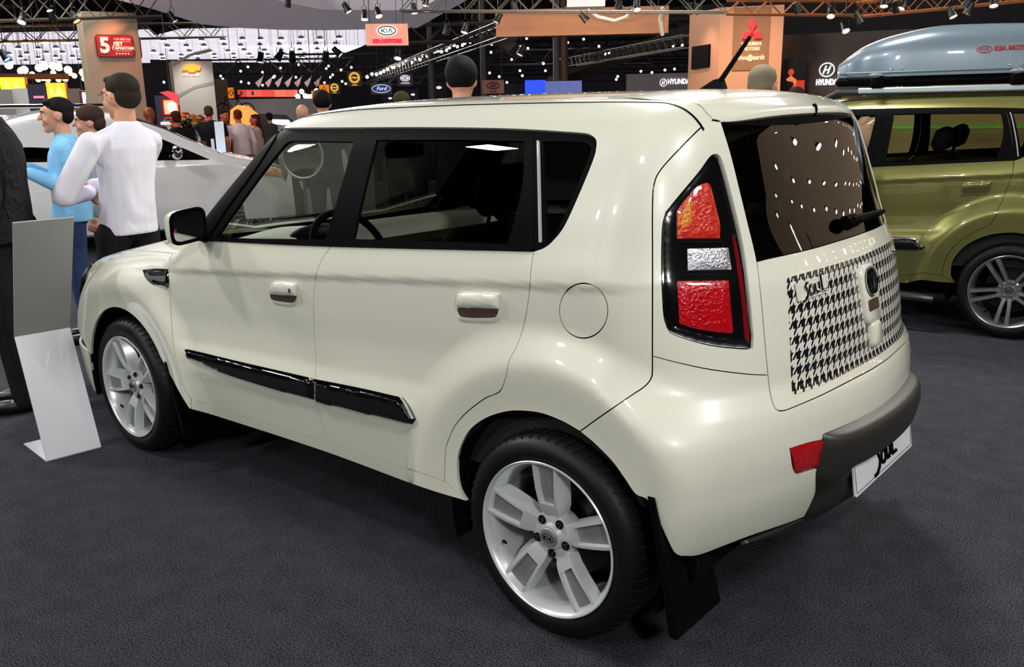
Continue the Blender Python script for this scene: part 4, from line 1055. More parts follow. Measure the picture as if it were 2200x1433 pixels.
def person(px, top, depth, heading, label, shirt, trousers, hair, arms=None, H=None, detail=1, skin=SKIN, hairstyle='short', lean=0, group=None, glasses=False,
           sleeve='long', female=False, untucked=True, headyaw=0, shoes=True, wide=1.0, armsup=None, headpitch=0, belt=False, puff=1.0):
    p = at(px, top, depth); hz = p[2]
    Hh = hz if H is None else H
    s = Hh/1.73
    root = empty('person', (p[0], p[1], 0), R(heading), label, 'person', group)
    root.scale = (1, 1, 1)
    vox = {2: .0075, 1: .014, 0: .02}[detail]*s
    S = lambda *v: (v[0]*s+lean*max(0, v[2]-1.0)*s, v[1]*s, v[2]*s)
    sh = .185*wide if not female else .165
    # default arms hang down
    A = arms or {}
    def arm(sd):
        a = A.get(sd) or [(0, sd*(sh+.01), 1.415), (-.02, sd*(sh+.07), 1.13), (.06, sd*(sh+.07), .89)]
        return [S(*q) for q in a]
    legs = [[S(0, sd*.09, .93), S(.015, sd*.10, .50), S(-.02, sd*.11, .09)] for sd in (1, -1)]
    hx = .015
    Mh = Matrix.Translation(S(hx, 0, 1.56)) @ Matrix.Rotation(R(headyaw), 4, 'Z') @ Matrix.Rotation(R(headpitch), 4, 'Y')
    HD = lambda x, y, z: tuple(Mh @ Vector((x*s, y*s, (z-1.58)*s)))
    rot = (0, headpitch, headyaw)
    body = [('e', HD(-.012, 0, 1.655), (.096*s, .075*s, .092*s), rot), ('e', HD(.030, 0, 1.605), (.062*s, .060*s, .080*s), rot), ('e', HD(.050, 0, 1.555), (.036*s, .040*s, .030*s), rot),
            ('e', HD(.080, 0, 1.668), (.020*s, .048*s, .020*s), rot),
            ('c', S(-.02, 0, 1.42), .060*s, HD(-.018, 0, 1.58), .052*s)]
    if detail >= 1:
        body += [('c', HD(.088, 0, 1.655), .010*s, HD(.112, 0, 1.612), .0135*s), ('e', HD(.082, 0, 1.574), (.013*s, .024*s, .007*s), rot), ('e', HD(.080, 0, 1.561), (.012*s, .020*s, .006*s), rot), ('e', HD(.066, 0, 1.535), (.024*s, .026*s, .020*s), rot), ('e', HD(.088, .032, 1.652), (.010*s, .018*s, .006*s), rot), ('e', HD(.088, -.032, 1.652), (.010*s, .018*s, .006*s), rot), ('e', HD(.0745, .032, 1.628), (.014*s, .018*s, .006*s), rot), ('e', HD(.0745, -.032, 1.628), (.014*s, .018*s, .006*s), rot),
                 ('e', HD(-.008, .077, 1.625), (.020*s, .010*s, .032*s), rot), ('e', HD(-.008, -.077, 1.625), (.020*s, .010*s, .032*s), rot),
                 ('e', HD(.066, .040, 1.600), (.022*s, .020*s, .022*s), rot), ('e', HD(.066, -.040, 1.600), (.022*s, .020*s, .022*s), rot)]
    body += [('e', S(0, 0, 1.25), (.09*s, .13*s, .2*s)), ('e', S(0, 0, 1.0), (.08*s, .12*s, .15*s))]
    for sd in (1, -1):
        a, e, w = arm(sd); a = (a[0], a[1]*.93, a[2]-.035*s); body += [('c', a, .038*s, e, .034*s), ('c', e, .036*s, w, .025*s)]
        if detail >= 1: body += hand_items(w, Vector(w)-Vector(e), (A.get('up%d' % sd) or (0, sd, .2)), s, .55, sd)
        else: body += [('e', w, (.035*s, .03*s, .045*s))]
        l = legs[0 if sd == 1 else 1]; body += [('c', l[0], .07*s, l[1], .045*s), ('c', l[1], .045*s, l[2], .032*s), ('e', (l[2][0]+.06*s, l[2][1], .035*s), (.10*s, .038*s, .03*s))]
    bo = blob('body', body, skin, root, vox, 4)
    # hair
    hm = mat('hair_%s' % '_'.join(map(str, hair)), hair, .75, spec=.15, bump=(160, .6, .002))
    if hairstyle != 'bald':
        hi = [('e', HD(-.024, 0, 1.684), (.095*s, .081*s, .078*s), rot), ('e', HD(-.054, 0, 1.640), (.060*s, .075*s, .070*s), rot), ('e', HD(.036, 0, 1.722), (.046*s, .060*s, .026*s), rot)]
        if hairstyle == 'thick': hi = [('e', HD(-.022, 0, 1.678), (.108*s, .092*s, .098*s), rot), ('e', HD(.03, .02, 1.745), (.07*s, .065*s, .035*s), rot)]
        if hairstyle == 'long': hi += [('e', HD(-.05, 0, 1.58), (.06*s, .088*s, .13*s), rot), ('c', HD(-.06, .0, 1.55), .075*s, S(-.08, 0, 1.32), .06*s)]
        if hairstyle == 'bun': hi += [('e', HD(-.02, 0, 1.69), (.107*s, .094*s, .085*s), rot), ('e', HD(-.07, 0, 1.63), (.06*s, .08*s, .075*s), rot)]
        if hairstyle == 'quiff': hi += [('e', HD(.03, .01, 1.745), (.07*s, .07*s, .04*s), rot), ('e', HD(-.03, 0, 1.72), (.09*s, .084*s, .07*s), rot)]
        blob('hair', hi, hm, root, vox*.8, 4)
    if detail >= 1:
        e = MB()
        for y in (.032, -.032): e.ball(HD(.0775, y, 1.640), .0105*s, 10, 8)
        eo = e.build('eyes', mat('eye_white', (225, 222, 215), .2), root, True)
        e = MB()
        for y in (.032, -.032): e.ball(HD(.0845, y, 1.640), .0050*s, 8, 6)
        e.build('iris', mat('iris_dark', (30, 22, 18), .2), eo, True)
        e = MB()
        for sd in (1, -1): e.tube([HD(.090, sd*.014, 1.660), HD(.094, sd*.032, 1.664), HD(.080, sd*.055, 1.658)], [.004*s, .005*s, .003*s], 6)
        e.build('eyebrows', hm, root, True)
        e = MB(); e.tube([HD(.080, -.022, 1.568), HD(.0905, 0, 1.568), HD(.080, .022, 1.568)], [.003*s, .0055*s, .003*s], 8); e.build('lips', mat('lips', (165, 90, 80), .4), root, True)
    if glasses:
        g = MB()
        for sd in (1, -1):
            g.tube([HD(.106+.004*math.cos(t), sd*.034+.024*math.cos(t), 1.640+.017*math.sin(t)) for t in np.linspace(0, 6.28, 17)[:-1]], .0014*s, 6, closed=True)
            g.tube([HD(.104, sd*.058, 1.645), HD(.05, sd*.079, 1.645), HD(-.01, sd*.083, 1.642), HD(-.03, sd*.080, 1.625)], .0016*s, 6)
        g.tube([HD(.108, -.010, 1.645), HD(.112, 0, 1.648), HD(.108, .010, 1.645)], .0014*s, 6)
        g.build('glasses', CHROME, root, True)
    # shirt
    k = wide
    bot = .885 if untucked else .95
    fz = lambda z, cx, rx, ry: (z*s, cx*s+lean*max(0, z-1.0)*s, rx*s*k, ry*s*k)
    if female: rings = [(bot, 0, .112, .150), (.97, 0, .112, .150), (1.10, -.01, .092, .122), (1.22, -.01, .100, .128), (1.32, 0, .112, .142), (1.40, -.01, .095, .150), (1.445, -.015, .065, .11), (1.47, -.02, .052, .065)]
    else: rings = [(bot, 0, .128, .172), (.94, 0, .126, .170), (1.04, -.01, .120, .160), (1.16, -.01, .118, .156), (1.28, -.012, .122, .172), (1.35, -.015, .114, .172), (1.41, -.018, .092, .135), (1.455, -.02, .070, .10), (1.49, -.018, .056, .062)]
    si = [('loft', [fz(*q) for q in rings]), ('c', S(-.015, -sh*.92, 1.385), .054*s*k, S(-.015, -.02, 1.435), .060*s*k), ('c', S(-.015, sh*.92, 1.385), .054*s*k, S(-.015, .02, 1.435), .060*s*k)]
    for sd in (1, -1):
        a, e, w = [Vector(q) for q in arm(sd)]
        a = a-Vector((0, 0, .025*s)); si += [('c', a, .062*s*k*puff, e, .056*s*k*puff)]
        if sleeve == 'long': si += [('c', e, .056*s*k*puff, e+(w-e)*.93, .036*s*puff)]
        elif sleeve == 'rolled': si += [('c', e, .053*s*k, e+(w-e)*.25, .046*s)]
        elif sleeve == 'short': si[-1] = ('c', a, .062*s, a+(e-a)*.6, .055*s)
    so = blob('shirt', si, shirt, root, vox, 5)
    ti = [('e', S(0, 0, .93), (.112*s*k, .150*s*k, .11*s))]
    for l in legs: ti += [('c', (l[0][0], l[0][1], l[0][2]-.03*s), .088*s, l[1], .064*s), ('c', l[1], .064*s, (l[2][0], l[2][1], .06*s), .052*s)]
    blob('trousers', ti, trousers, root, vox*1.2, 4)
    if shoes:
        shm = mat('shoe_leather', (22, 20, 20), .35)
        for l in legs:
            sb = MB(); blob('shoe', [('e', (l[2][0]+.075*s, l[2][1], .040*s), (.125*s, .046*s, .036*s)), ('e', (l[2][0], l[2][1], .055*s), (.055*s, .042*s, .05*s)), ('c', (l[2][0]-.03*s, l[2][1], .018*s), .018*s, (l[2][0]+.16*s, l[2][1], .018*s), .018*s)], shm, root, .012*s, 2)
    return root

# ------------------------------------------------------------------ hall: floor, ceiling, walls
def carpet():
    m = mat('carpet', (46, 48, 60), .95, spec=.15); nt = m.node_tree; b = nt.nodes['Principled BSDF']
    tc = nt.nodes.new('ShaderNodeTexCoord'); n1 = nt.nodes.new('ShaderNodeTexNoise'); n1.inputs['Scale'].default_value = 165; n1.inputs['Detail'].default_value = 3
    n2 = nt.nodes.new('ShaderNodeTexNoise'); n2.inputs['Scale'].default_value = 9; n2.inputs['Detail'].default_value = 4
    for n in (n1, n2): nt.links.new(tc.outputs['Object'], n.inputs['Vector'])
    ad = nt.nodes.new('ShaderNodeMath'); ad.operation = 'MULTIPLY_ADD'; ad.inputs[1].default_value = .16
    nt.links.new(n2.outputs['Fac'], ad.inputs[0]); nt.links.new(n1.outputs['Fac'], ad.inputs[2])
    r = nt.nodes.new('ShaderNodeValToRGB'); e = r.color_ramp.elements
    e[0].position = .43; e[0].color = srgb((13, 13, 16)); e[1].position = .74; e[1].color = srgb((72, 75, 83))
    nt.links.new(ad.outputs[0], r.inputs[0]); nt.links.new(r.outputs[0], b.inputs['Base Color'])
    bp = nt.nodes.new('ShaderNodeBump'); bp.inputs['Strength'].default_value = .6; bp.inputs['Distance'].default_value = .004
    nt.links.new(n1.outputs['Fac'], bp.inputs['Height']); nt.links.new(bp.outputs['Normal'], b.inputs['Normal'])
    return m
b = MB(); b.box(-25, 95, -90, 30, -0.1, 0); struct(b.build('floor', carpet()))
b = MB(); b.box(-25, 95, -90, 30, 12, 12.2); struct(b.build('ceiling', mat('hall_ceiling', (40, 36, 30), .9)))
WALLM = mat('hall_wall', (84, 80, 88), .9)
b = MB(); b.box(95, 95.3, -90, 30, 0, 12); struct(b.build('wall_front', WALLM))
b = MB(); b.box(-25, 95, -90.3, -90, 0, 12); struct(b.build('wall_right', WALLM))
b = MB(); b.box(-25.3, -25, -90, 30, 0, 12); struct(b.build('wall_back', WALLM))
b = MB(); b.box(-25, 95, 30, 30.3, 0, 12); struct(b.build('wall_left', WALLM))

def emis(name, col, s): return mat(name, col, .5, emit=col, estr=s)
def facing(px, py, depth):
    "frame at a point, x to the right as seen from the stand, y up, z toward the camera"
    p = at(px, py, depth); d = pix(px, py); a = math.atan2(d[1], d[0])
    return frame(tuple(p), (math.sin(a), -math.cos(a), 0), (0, 0, 1))
def size(px0, px1, depth, py=200):
    a = at(px0, py, depth); b_ = at(px1, py, depth); return float(np.linalg.norm(a-b_))
def board(name, x0, y0, x1, y1, depth, m, thick=.1, label=None, cat_='sign', group=None, parent=None, bottom=None, yaw=0, struc=False):
    "an upright board; width and height are those it has in the hall at its distance"
    cx, cy = (x0+x1)/2, (y0+y1)/2; w = size(x0, x1, depth, cy); z1 = at(cx, y0, depth)[2]; z0 = at(cx, y1, depth)[2] if bottom is None else bottom
    p = at(cx, cy, depth); d = pix(cx, cy); a = math.atan2(d[1], d[0])+R(yaw)
    fr = frame((p[0], p[1], (z0+z1)/2), (math.sin(a), -math.cos(a), 0), (0, 0, 1))
    h = z1-z0; w = w/max(.2, math.cos(R(yaw)))
    b = MB(); b.box(-w/2, w/2, -h/2, h/2, -thick, 0, mtx=fr); o = b.build(name, m, parent)
    if label: tag(o, label, cat_, group)
    if name.startswith(('hanging', 'light_box', 'glowing_b', 'lit_poster', 'display_wall')): hang(o, [tuple(fr @ Vector((-w*.4, h*.45, -thick/2))), tuple(fr @ Vector((w*.4, h*.45, -thick/2)))])
    if struc: struct(o)
    return o, fr, w, h
def flat(name, pts, fr, m, parent, h0=0.0, h1=.02):
    b = MB(); b.prism(pts, h0, h1, lambda u, v, q: fr @ Vector((u, v, q))); return b.build(name, m, parent)
def oval_logo(fr, rx, ry, parent, m, hh=.01, tube=None, letters=True):
    b = MB(); b.tube([fr @ Vector((rx*math.cos(t), ry*math.sin(t), hh)) for t in np.linspace(0, 2*math.pi, 33)[:-1]], tube or rx*.05, 6, closed=True); b.build('oval_ring', m, parent, True)
    if letters:
        lt = MB(); s = ry*.5; w = rx*.085; X = rx*.5
        def bar(x0, y0, x1, y1, ww=w):
            d = Vector((x1-x0, y1-y0)).normalized(); nn = Vector((-d.y, d.x))*ww/2
            lt.prism([(x0+nn.x, y0+nn.y), (x0-nn.x, y0-nn.y), (x1-nn.x, y1-nn.y), (x1+nn.x, y1+nn.y)], 0, hh*1.5, lambda u, v, q: fr @ Vector((u, v, q)))
        bar(-X*1.15, -s, -X*1.15, s); bar(-X*1.05, 0, -X*.35, s); bar(-X*1.05, 0, -X*.35, -s); bar(0, -s, 0, s); bar(X*.4, -s, X*.8, s); bar(X*.8, s, X*1.2, -s)
        lt.build('logo_letters', m, parent)
def slant_h(fr, rx, ry, parent, m, hh=.01):
    oval_logo(fr, rx, ry, parent, m, hh, rx*.09, False)
    b = MB()
    T3 = lambda x, y: fr @ Vector((x*rx, y*ry, hh))
    b.tube([T3(-.50, -.62), T3(-.30, 0), T3(-.12, .62)], rx*.11, 6); b.tube([T3(.12, -.62), T3(.30, 0), T3(.50, .62)], rx*.11, 6); b.tube([T3(-.32, -.08), T3(0, -.02), T3(.30, .10)], rx*.09, 6)
    b.build('slanted_letter', m, parent, True)

def hang(parent, pts, top=12.0, r=.006):
    q = MB()
    for p in pts: q.tube([tuple(p), (p[0], p[1], top)], r, 4)
    o = q.build('hanger_cable', TRU_); o.parent = parent; o.matrix_parent_inverse = (Matrix.Translation(parent.location) @ parent.rotation_euler.to_matrix().to_4x4()).inverted(); return o
TRU_ = mat('cable_dark', (40, 40, 40), .6)
ORD = ['leftmost', 'second from the left', 'third from the left', 'fourth from the left', 'fifth from the left', 'sixth from the left', 'seventh from the left', 'eighth from the left', 'ninth from the left']
# ---- suspended white ceiling with lamps (far left) and a second one to the right of the stand
LAMP = emis('lamp_glow', (255, 250, 240), 12); LAMPB = mat('lamp_housing', (70, 70, 72), .5)
WMEM = mat('white_membrane', (205, 200, 205), .7, emit=(200, 195, 205), estr=1.35)  # own glow stands in for lamplight falling on the membrane
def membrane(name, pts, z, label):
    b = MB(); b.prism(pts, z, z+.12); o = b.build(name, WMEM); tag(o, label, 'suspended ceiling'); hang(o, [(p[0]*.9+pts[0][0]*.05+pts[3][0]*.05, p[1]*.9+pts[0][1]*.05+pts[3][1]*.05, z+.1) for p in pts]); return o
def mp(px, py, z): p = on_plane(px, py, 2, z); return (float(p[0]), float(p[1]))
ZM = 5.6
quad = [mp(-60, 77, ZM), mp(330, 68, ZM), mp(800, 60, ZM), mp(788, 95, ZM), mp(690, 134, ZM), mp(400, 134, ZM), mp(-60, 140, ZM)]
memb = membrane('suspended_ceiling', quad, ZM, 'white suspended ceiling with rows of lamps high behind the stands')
lampsrc = [None]
def hang_lamp(x, y, z, r, label, group, src=lampsrc, key=0):
    if src[0] is None or src[0][1] != key:
        root = empty('pendant_lamp', (x, y, z), 0, label, 'lamp', group)
        b = MB(); b.lathe([(0, .0), (r*.5, .0), (r*.62, -r*.35), (r*.85, -r*.6)], 14, 'z'); b.build('lamp_housing', LAMPB, root)
        b = MB(); b.lathe([(0, -r*.62), (r*.85, -r*.62), (r*.80, -r*.85), (0, -r*.9)], 14, 'z'); b.build('lamp_glass', LAMP, root)
        b = MB(); b.tube([(0, 0, 0), (0, 0, r*.85)], r*.03, 5); b.build('lamp_cord', BLACKT, root)
        src[0] = (root, key); return root
    o = copy_tree(src[0][0]); o.location = (x, y, z); o['label'] = label; o['group'] = group; return o
for (row, (py, xs)) in enumerate([(88, range(15, 740, 42)), (101, range(40, 730, 40)), (112, range(20, 700, 39)), (121, range(45, 680, 38)), (128, range(20, 660, 37))]):
    for i, px in enumerate(xs):
        if 200 < px < 322: continue
        jx = random.uniform(-3, 3)
        p = on_plane(px+jx, py+5-px*.013+random.uniform(-1, 1), 2, ZM-.36)
        rw = ('nearest', 'second', 'middle', 'fourth', 'farthest')[row]
        hang_lamp(float(p[0]), float(p[1]), ZM-.20, .24, 'small white lamp in the %s row under the white suspended ceiling' % rw, '%s row of lamps under the white suspended ceiling' % rw)
# right-hand ceiling, seen mirrored in the rear window
b = MB(); b.prism([(-16, -9), (-2.5, -9), (-1, -34), (-20, -34)], 5.4, 5.5); hang(tag(b.build('suspended_ceiling', mat('beige_membrane', (150, 132, 115), .8, emit=(170, 145, 120), estr=1.0)), 'beige suspended ceiling over the neighbouring stand on the right', 'suspended ceiling'), [(-14, -11, 5.5), (-4, -11, 5.5), (-4, -30, 5.5), (-16, -30, 5.5)])  # membrane glows by itself in place of being lit
src2 = [None]
for i in range(8):
    for j in range(12):
        x = -15+i*1.75+random.uniform(-.2, .2)+j*.05; y = -10-j*2.05+random.uniform(-.3, .3)
        hang_lamp(x, y, 5.35, .13, 'small lamp under the beige ceiling of the neighbouring stand', 'lamps under the beige ceiling on the right', src2, 2)

# ---- curved white fascia at the top left
FASC = mat('fascia_grey', (172, 165, 172), .7, emit=(165, 158, 168), estr=.3)  # slight glow added to brighten the fascia, which is no lamp
def ribbon(name, pts, z0, z1, m, label, cat_, thick=.15):
    b = MB(); P = [Vector((p[0], p[1])) for p in pts]; N_ = []
    for i, p in enumerate(P):
        t = (P[min(i+1, len(P)-1)]-P[max(i-1, 0)]).normalized(); N_.append(Vector((-t.y, t.x)))
    V = []
    for p, n_ in zip(P, N_): V += [(p.x, p.y, z0), (p.x+n_.x*thick, p.y+n_.y*thick, z0), (p.x+n_.x*thick, p.y+n_.y*thick, z1), (p.x, p.y, z1)]
    F_ = [(i*4+j, i*4+(j+1) % 4, (i+1)*4+(j+1) % 4, (i+1)*4+j) for i in range(len(P)-1) for j in range(4)]+[(0, 1, 2, 3), tuple(4*(len(P)-1)+j for j in (3, 2, 1, 0))]
    b.add(V, F_); o = b.build(name, m); tag(o, label, cat_); return o
ZF = 3.25
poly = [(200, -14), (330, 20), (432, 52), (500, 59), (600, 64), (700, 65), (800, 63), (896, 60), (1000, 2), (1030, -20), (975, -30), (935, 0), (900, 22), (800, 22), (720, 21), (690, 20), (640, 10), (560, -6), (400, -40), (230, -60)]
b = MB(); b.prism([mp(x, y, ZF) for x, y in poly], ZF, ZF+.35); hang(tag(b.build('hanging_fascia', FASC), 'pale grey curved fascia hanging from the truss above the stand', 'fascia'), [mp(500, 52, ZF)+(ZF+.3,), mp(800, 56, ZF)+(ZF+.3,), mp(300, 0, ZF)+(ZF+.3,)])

# ---- trusses
TRU = mat('truss_metal', (120, 115, 108), .45, .7)
def truss(p0, p1, w, label, r=.03, m=TRU):
    root = empty('lighting_truss', (0, 0, 0), 0, label, 'truss')
    P0, P1 = Vector(p0), Vector(p1); d = (P1-P0); L = d.length; d.normalize(); s = d.cross(Vector((0, 0, 1))).normalized()*w/2; u = Vector((0, 0, w/2))
    for a, b_ in ((1, 1), (1, -1), (-1, 1), (-1, -1)):
        q = MB(); q.tube([P0+s*a+u*b_, P1+s*a+u*b_], r, 6); q.build('chord', m, root)
    q = MB(); n = int(L/w)
    for i in range(n):
        a = P0+d*(L*i/n); b_ = P0+d*(L*(i+1)/n); sg = 1 if i % 2 else -1
        for t in (1, -1): q.tube([a+s*t+u*sg, b_+s*t-u*sg], r*.5, 4, cap=False)
        q.tube([a+s*sg+u, b_-s*sg+u], r*.5, 4, cap=False)
    q.build('lacing', m, root); hang(root, [tuple(P0+d*L*.2+u), tuple(P0+d*L*.8+u)]); return root
def pt(px, py, d): return tuple(float(v) for v in at(px, py, d))
truss(pt(-150, 22, 13), pt(330, 14, 15), .28, 'box truss running across the top left corner of the hall', .018)
truss(pt(-150, 76, 28), pt(480, 64, 30), .4, 'box truss in front of the white suspended ceiling', .025)
truss(pt(860, 6, 9), pt(1560, 8, 9), .15, 'horizontal truss over the brown fascia', .010)
truss(pt(780, 175, 38), pt(1115, 52, 16), .26, 'slanting truss full of lamps behind the centre of the roof', .014)
truss(pt(1040, 60, 24), pt(1480, 58, 24), .35, 'grey truss behind the brown fascia', .02)
truss(pt(1230, 133, 26), pt(1480, 88, 18), .22, 'thin pale truss beside the orange brown pillar', .014)
truss(pt(1560, 16, 12), pt(1900, 18, 12), .16, 'truss to the right of the orange brown pillar', .012, mat('truss_warm', (170, 110, 70), .5, .6))
truss(pt(1840, 22, 12), pt(2260, -22, 11), .16, 'truss above the roof box', .012, MATS['truss_warm'])
truss(pt(620, 132, 45), pt(1400, 118, 40), .6, 'distant truss under the dark hall roof', .035)
truss(pt(350, 146, 50), pt(760, 140, 50), .7, 'distant truss below the white suspended ceiling', .035)
truss(pt(840, 75, 20), pt(1110, 66, 20), .35, 'short truss right of the hanging brand sign', .03)
for i in range(9):
    truss(pt(880-10*i, 70+13*i, 46+2*i), pt(1500, 58+13*i-6*(i % 2), 44+2*i), .5, 'far roof truss in the dark hall behind the car roof, %s' % (['topmost of nine']+['%s from the top' % w for w in ('second', 'third', 'fourth', 'fifth', 'sixth', 'seventh', 'eighth')]+['lowest of nine'])[i], .035, mat('truss_bluegrey', (96, 96, 108), .5, .3))
# rafters of the hall roof
for i, (a, b_, lab) in enumerate([((-60, 40), (720, 2), 'dark roof beam at the very top left'), ((330, 60), (560, 0), 'slanting roof beam above the banded column'), ((1000, 45), (1110, 110), 'grey roof strut right of the fascia'), ((1180, 180), (1500, 60), 'dark roof beam behind the pillar')]):
    q = MB(); q.tube([pt(a[0], a[1], 40), pt(b_[0], b_[1], 34)], .28, 4); tag(q.build('roof_beam', mat('beam_brown', (70, 62, 50), .8)), lab, 'beam')

# ---- stage lights
CAN = mat('lamp_can', (14, 14, 15), .4)
def stage_light(px, py, d, col, s, label, group, tilt=(0, 0), size_=.16):
    p = at(px, py, d); root = empty('stage_light', tuple(p), 0, label, 'stage light', group)
    k = size_; mt = Matrix.Rotation(R(tilt[0]), 4, 'X') @ Matrix.Rotation(R(tilt[1]), 4, 'Y')
    b = MB(); b.lathe([(0, k*1.2), (k*.55, k*1.15), (k*.6, k*.2), (k*.8, -k*.9), (k*.72, -k*.9), (k*.55, k*.1)], 14, 'z'); b.v = [tuple(mt @ Vector(v)) for v in b.v]; b.build('lamp_can', CAN, root)
    b = MB(); b.lathe([(0, -k*.55), (k*.68, -k*.7), (k*.6, -k*.4), (0, -k*.3)], 14, 'z'); b.v = [tuple(mt @ Vector(v)) for v in b.v]; b.build('lens', emis('stage_glow_%d_%d_%d_%g' % (*col, s), col, s), root)
    b = MB(); b.tube([(k*.7, 0, 0), (k*.7, 0, k*1.7), (0, 0, k*1.9), (-k*.7, 0, k*1.7), (-k*.7, 0, 0)], k*.07, 5); b.tube([(0, 0, k*1.9), (0, 0, k*2.8)], k*.08, 5); b.tube([(0, 0, k*2.8), (0, 0, 12-p[2])], .006, 4); b.build('yoke', CAN, root)
    return root
Wt, Wm, Bl, Og = (255, 245, 250), (255, 205, 170), (60, 90, 255), (255, 140, 70)
SL = [(48, 40, 13, Wt), (112, 36, 13, Wt), (160, 38, 14, Og), (10, 120, 14, Bl), (370, 38, 13, Wt), (618, 4, 12, Wt), (745, 18, 10, Wt), (783, 34, 10, Wt), (812, 28, 10, Wm), (890, 20, 10, Wt), (915, 4, 9, Wm),
      (1070, 40, 9, Wm), (1105, 16, 9, Wm), (1255, 38, 8.5, Wm), (1330, 8, 8.5, Wm), (1368, 14, 8.5, Wm), (960, 64, 12, Wt), (1000, 62, 13, Wt), (1020, 32, 12, Wt), (1485, 20, 12, Wm), (1500, 20, 12, Wm), (1712, 18, 10, Wm),
      (1845, 40, 10, Wm), (1785, 28, 10, Wm), (1900, 5, 10, Wm), (1925, 16, 10, Wm), (1940, 10, 10, Wm), (2045, 28, 10, Wm), (2080, 5, 10, Wm), (2082, 20, 10, Wm), (2135, 4, 10, Wm), (1815, 60, 10, Wm),
      (855, 118, 16, Wt), (1145, 55, 15, Wt), (1120, 110, 16, Wt), (1200, 35, 14, Wm), (700, 120, 26, Wt), (725, 112, 24, Wt), (560, 125, 26, Wt), (600, 120, 26, Wt), (628, 122, 24, Wt)]
cnt_ = {}; SL.sort(key=lambda q: q[0])
for i, (px, py, d, c) in enumerate(SL):
    near = min(((abs(px-q[0])+abs(py-q[1])), q[4]) for q in [(250, 40, 0, 0, 'by the banded column'), (830, 60, 0, 0, 'above the pink sign'), (1250, 45, 0, 0, 'in front of the brown fascia'), (1700, 20, 0, 0, 'by the orange pillar top'), (1980, 30, 0, 0, 'above the roof box'), (640, 120, 0, 0, 'below the white ceiling end'), (1100, 100, 0, 0, 'on the slanting truss above the car roof')])[1]
    cnt_[near] = cnt_.get(near, 0)+1; stage_light(px, py, d, c, 14 if c != Og else 6, 'black stage light %s, %s' % (near, ORD[cnt_[near]-1]), 'stage lights '+near, (random.uniform(-35, 35), random.uniform(-35, 35)), .0052*d)
# sparkling lamps along the slanting truss and over the left stands
sparkm = emis('spark', (255, 250, 245), 9)
def bulb(px, py, d, r, label, group, m=sparkm):
    b = MB(); b.ball((0, 0, 0), r, 10, 6); o = b.build('bulb_lamp', m); w_ = MB(); w_.tube([(0, 0, 0), (0, 0, 12-at(px, py, d)[2])], .005, 3); w_.build('lamp_wire', TRU_, o); o.location = tuple(at(px, py, d)); tag(o, label, 'lamp', group); return o
b0 = None
def bulbs(lst, d, r, label, group, m=sparkm):
    first = None
    for px, py in lst:
        if first is None: first = bulb(px, py, d, r, label, group, m)
        else:
            o = copy_tree(first); o.location = tuple(at(px, py, d))
bulbs([(790+i*8.4+random.uniform(-3, 3), 163-i*2.85+random.uniform(-3, 3)) for i in range(27)], 30, .05, 'tiny bright lamp on the slanting truss', 'bright lamps along the slanting truss')
bulbs([(20+i*34+random.uniform(-8, 8), 146+random.uniform(-9, 9)) for i in range(4)]+[(52, 150), (84, 146), (114, 142), (146, 150), (178, 156), (195, 148)], 30, .11, 'bright glaring lamp above the yellow banner', 'glaring lamps over the yellow banners')
bulbs([(40+i*11+random.uniform(-4, 4), 160+random.uniform(-5, 12)) for i in range(14)], 28, .07, 'small amber lamp over the yellow banner', 'amber lamps over the yellow banners', emis('amber_glow', (255, 190, 90), 14))
bulbs([(random.uniform(1040, 1470), random.uniform(80, 180)) for i in range(40)], 40, .05, 'tiny far lamp in the dark part of the hall', 'far lamps in the dark hall')
bulbs([(random.uniform(330, 760), random.uniform(138, 185)) for i in range(34)], 42, .05, 'far lamp below the white suspended ceiling', 'far lamps below the white ceiling')

# ---- columns and pillars
COLM = mat('column_beige', (168, 148, 128), .7)
def col_box(x0, xm, x1, ytop, d, m, name, label, m2=None, split=None):
    "square column showing two faces, front face x0..xm, side face xm..x1"
    w = size(x0, xm, d); z1 = at((x0+xm)/2, ytop, d)[2]
    p = at((x0+xm)/2, 200, d); a = math.atan2(p[1]-CAM[1], p[0]-CAM[0])
    ax = at(x0, 200, d); bx = at(xm, 200, d)
    X = Vector((bx[0]-ax[0], bx[1]-ax[1], 0)).normalized()
    fr = frame((float(ax[0]), float(ax[1]), 0), X, (0, 0, 1))
    b = MB(); dp = w
    b.box(0, w, 0, z1, -dp, 0, mtx=fr); o = b.build(name, m)
    if label: tag(o, label, 'column')
    return o, fr, w, z1
def column(x0, xm, x1, ytop, d, m, label, name='column', angle=18):
    w = size(x0, xm, d); z1 = float(at((x0+xm)/2, ytop, d)[2]); c = at(xm, 200, d); e = at(x1, 200, d)
    p = at(x0, 200, d); X = Vector((c[0]-p[0], c[1]-p[1], 0)).normalized()
    X = (Matrix.Rotation(R(angle), 3, 'Z') @ X)
    fr = frame((float(c[0])-X.x*w, float(c[1])-X.y*w, 0), X, (0, 0, 1))
    b = MB(); b.box(0, w, 0, z1, -w, 0, mtx=fr); o = b.build(name, m); tag(o, label, 'column')
    return o, fr, w, z1
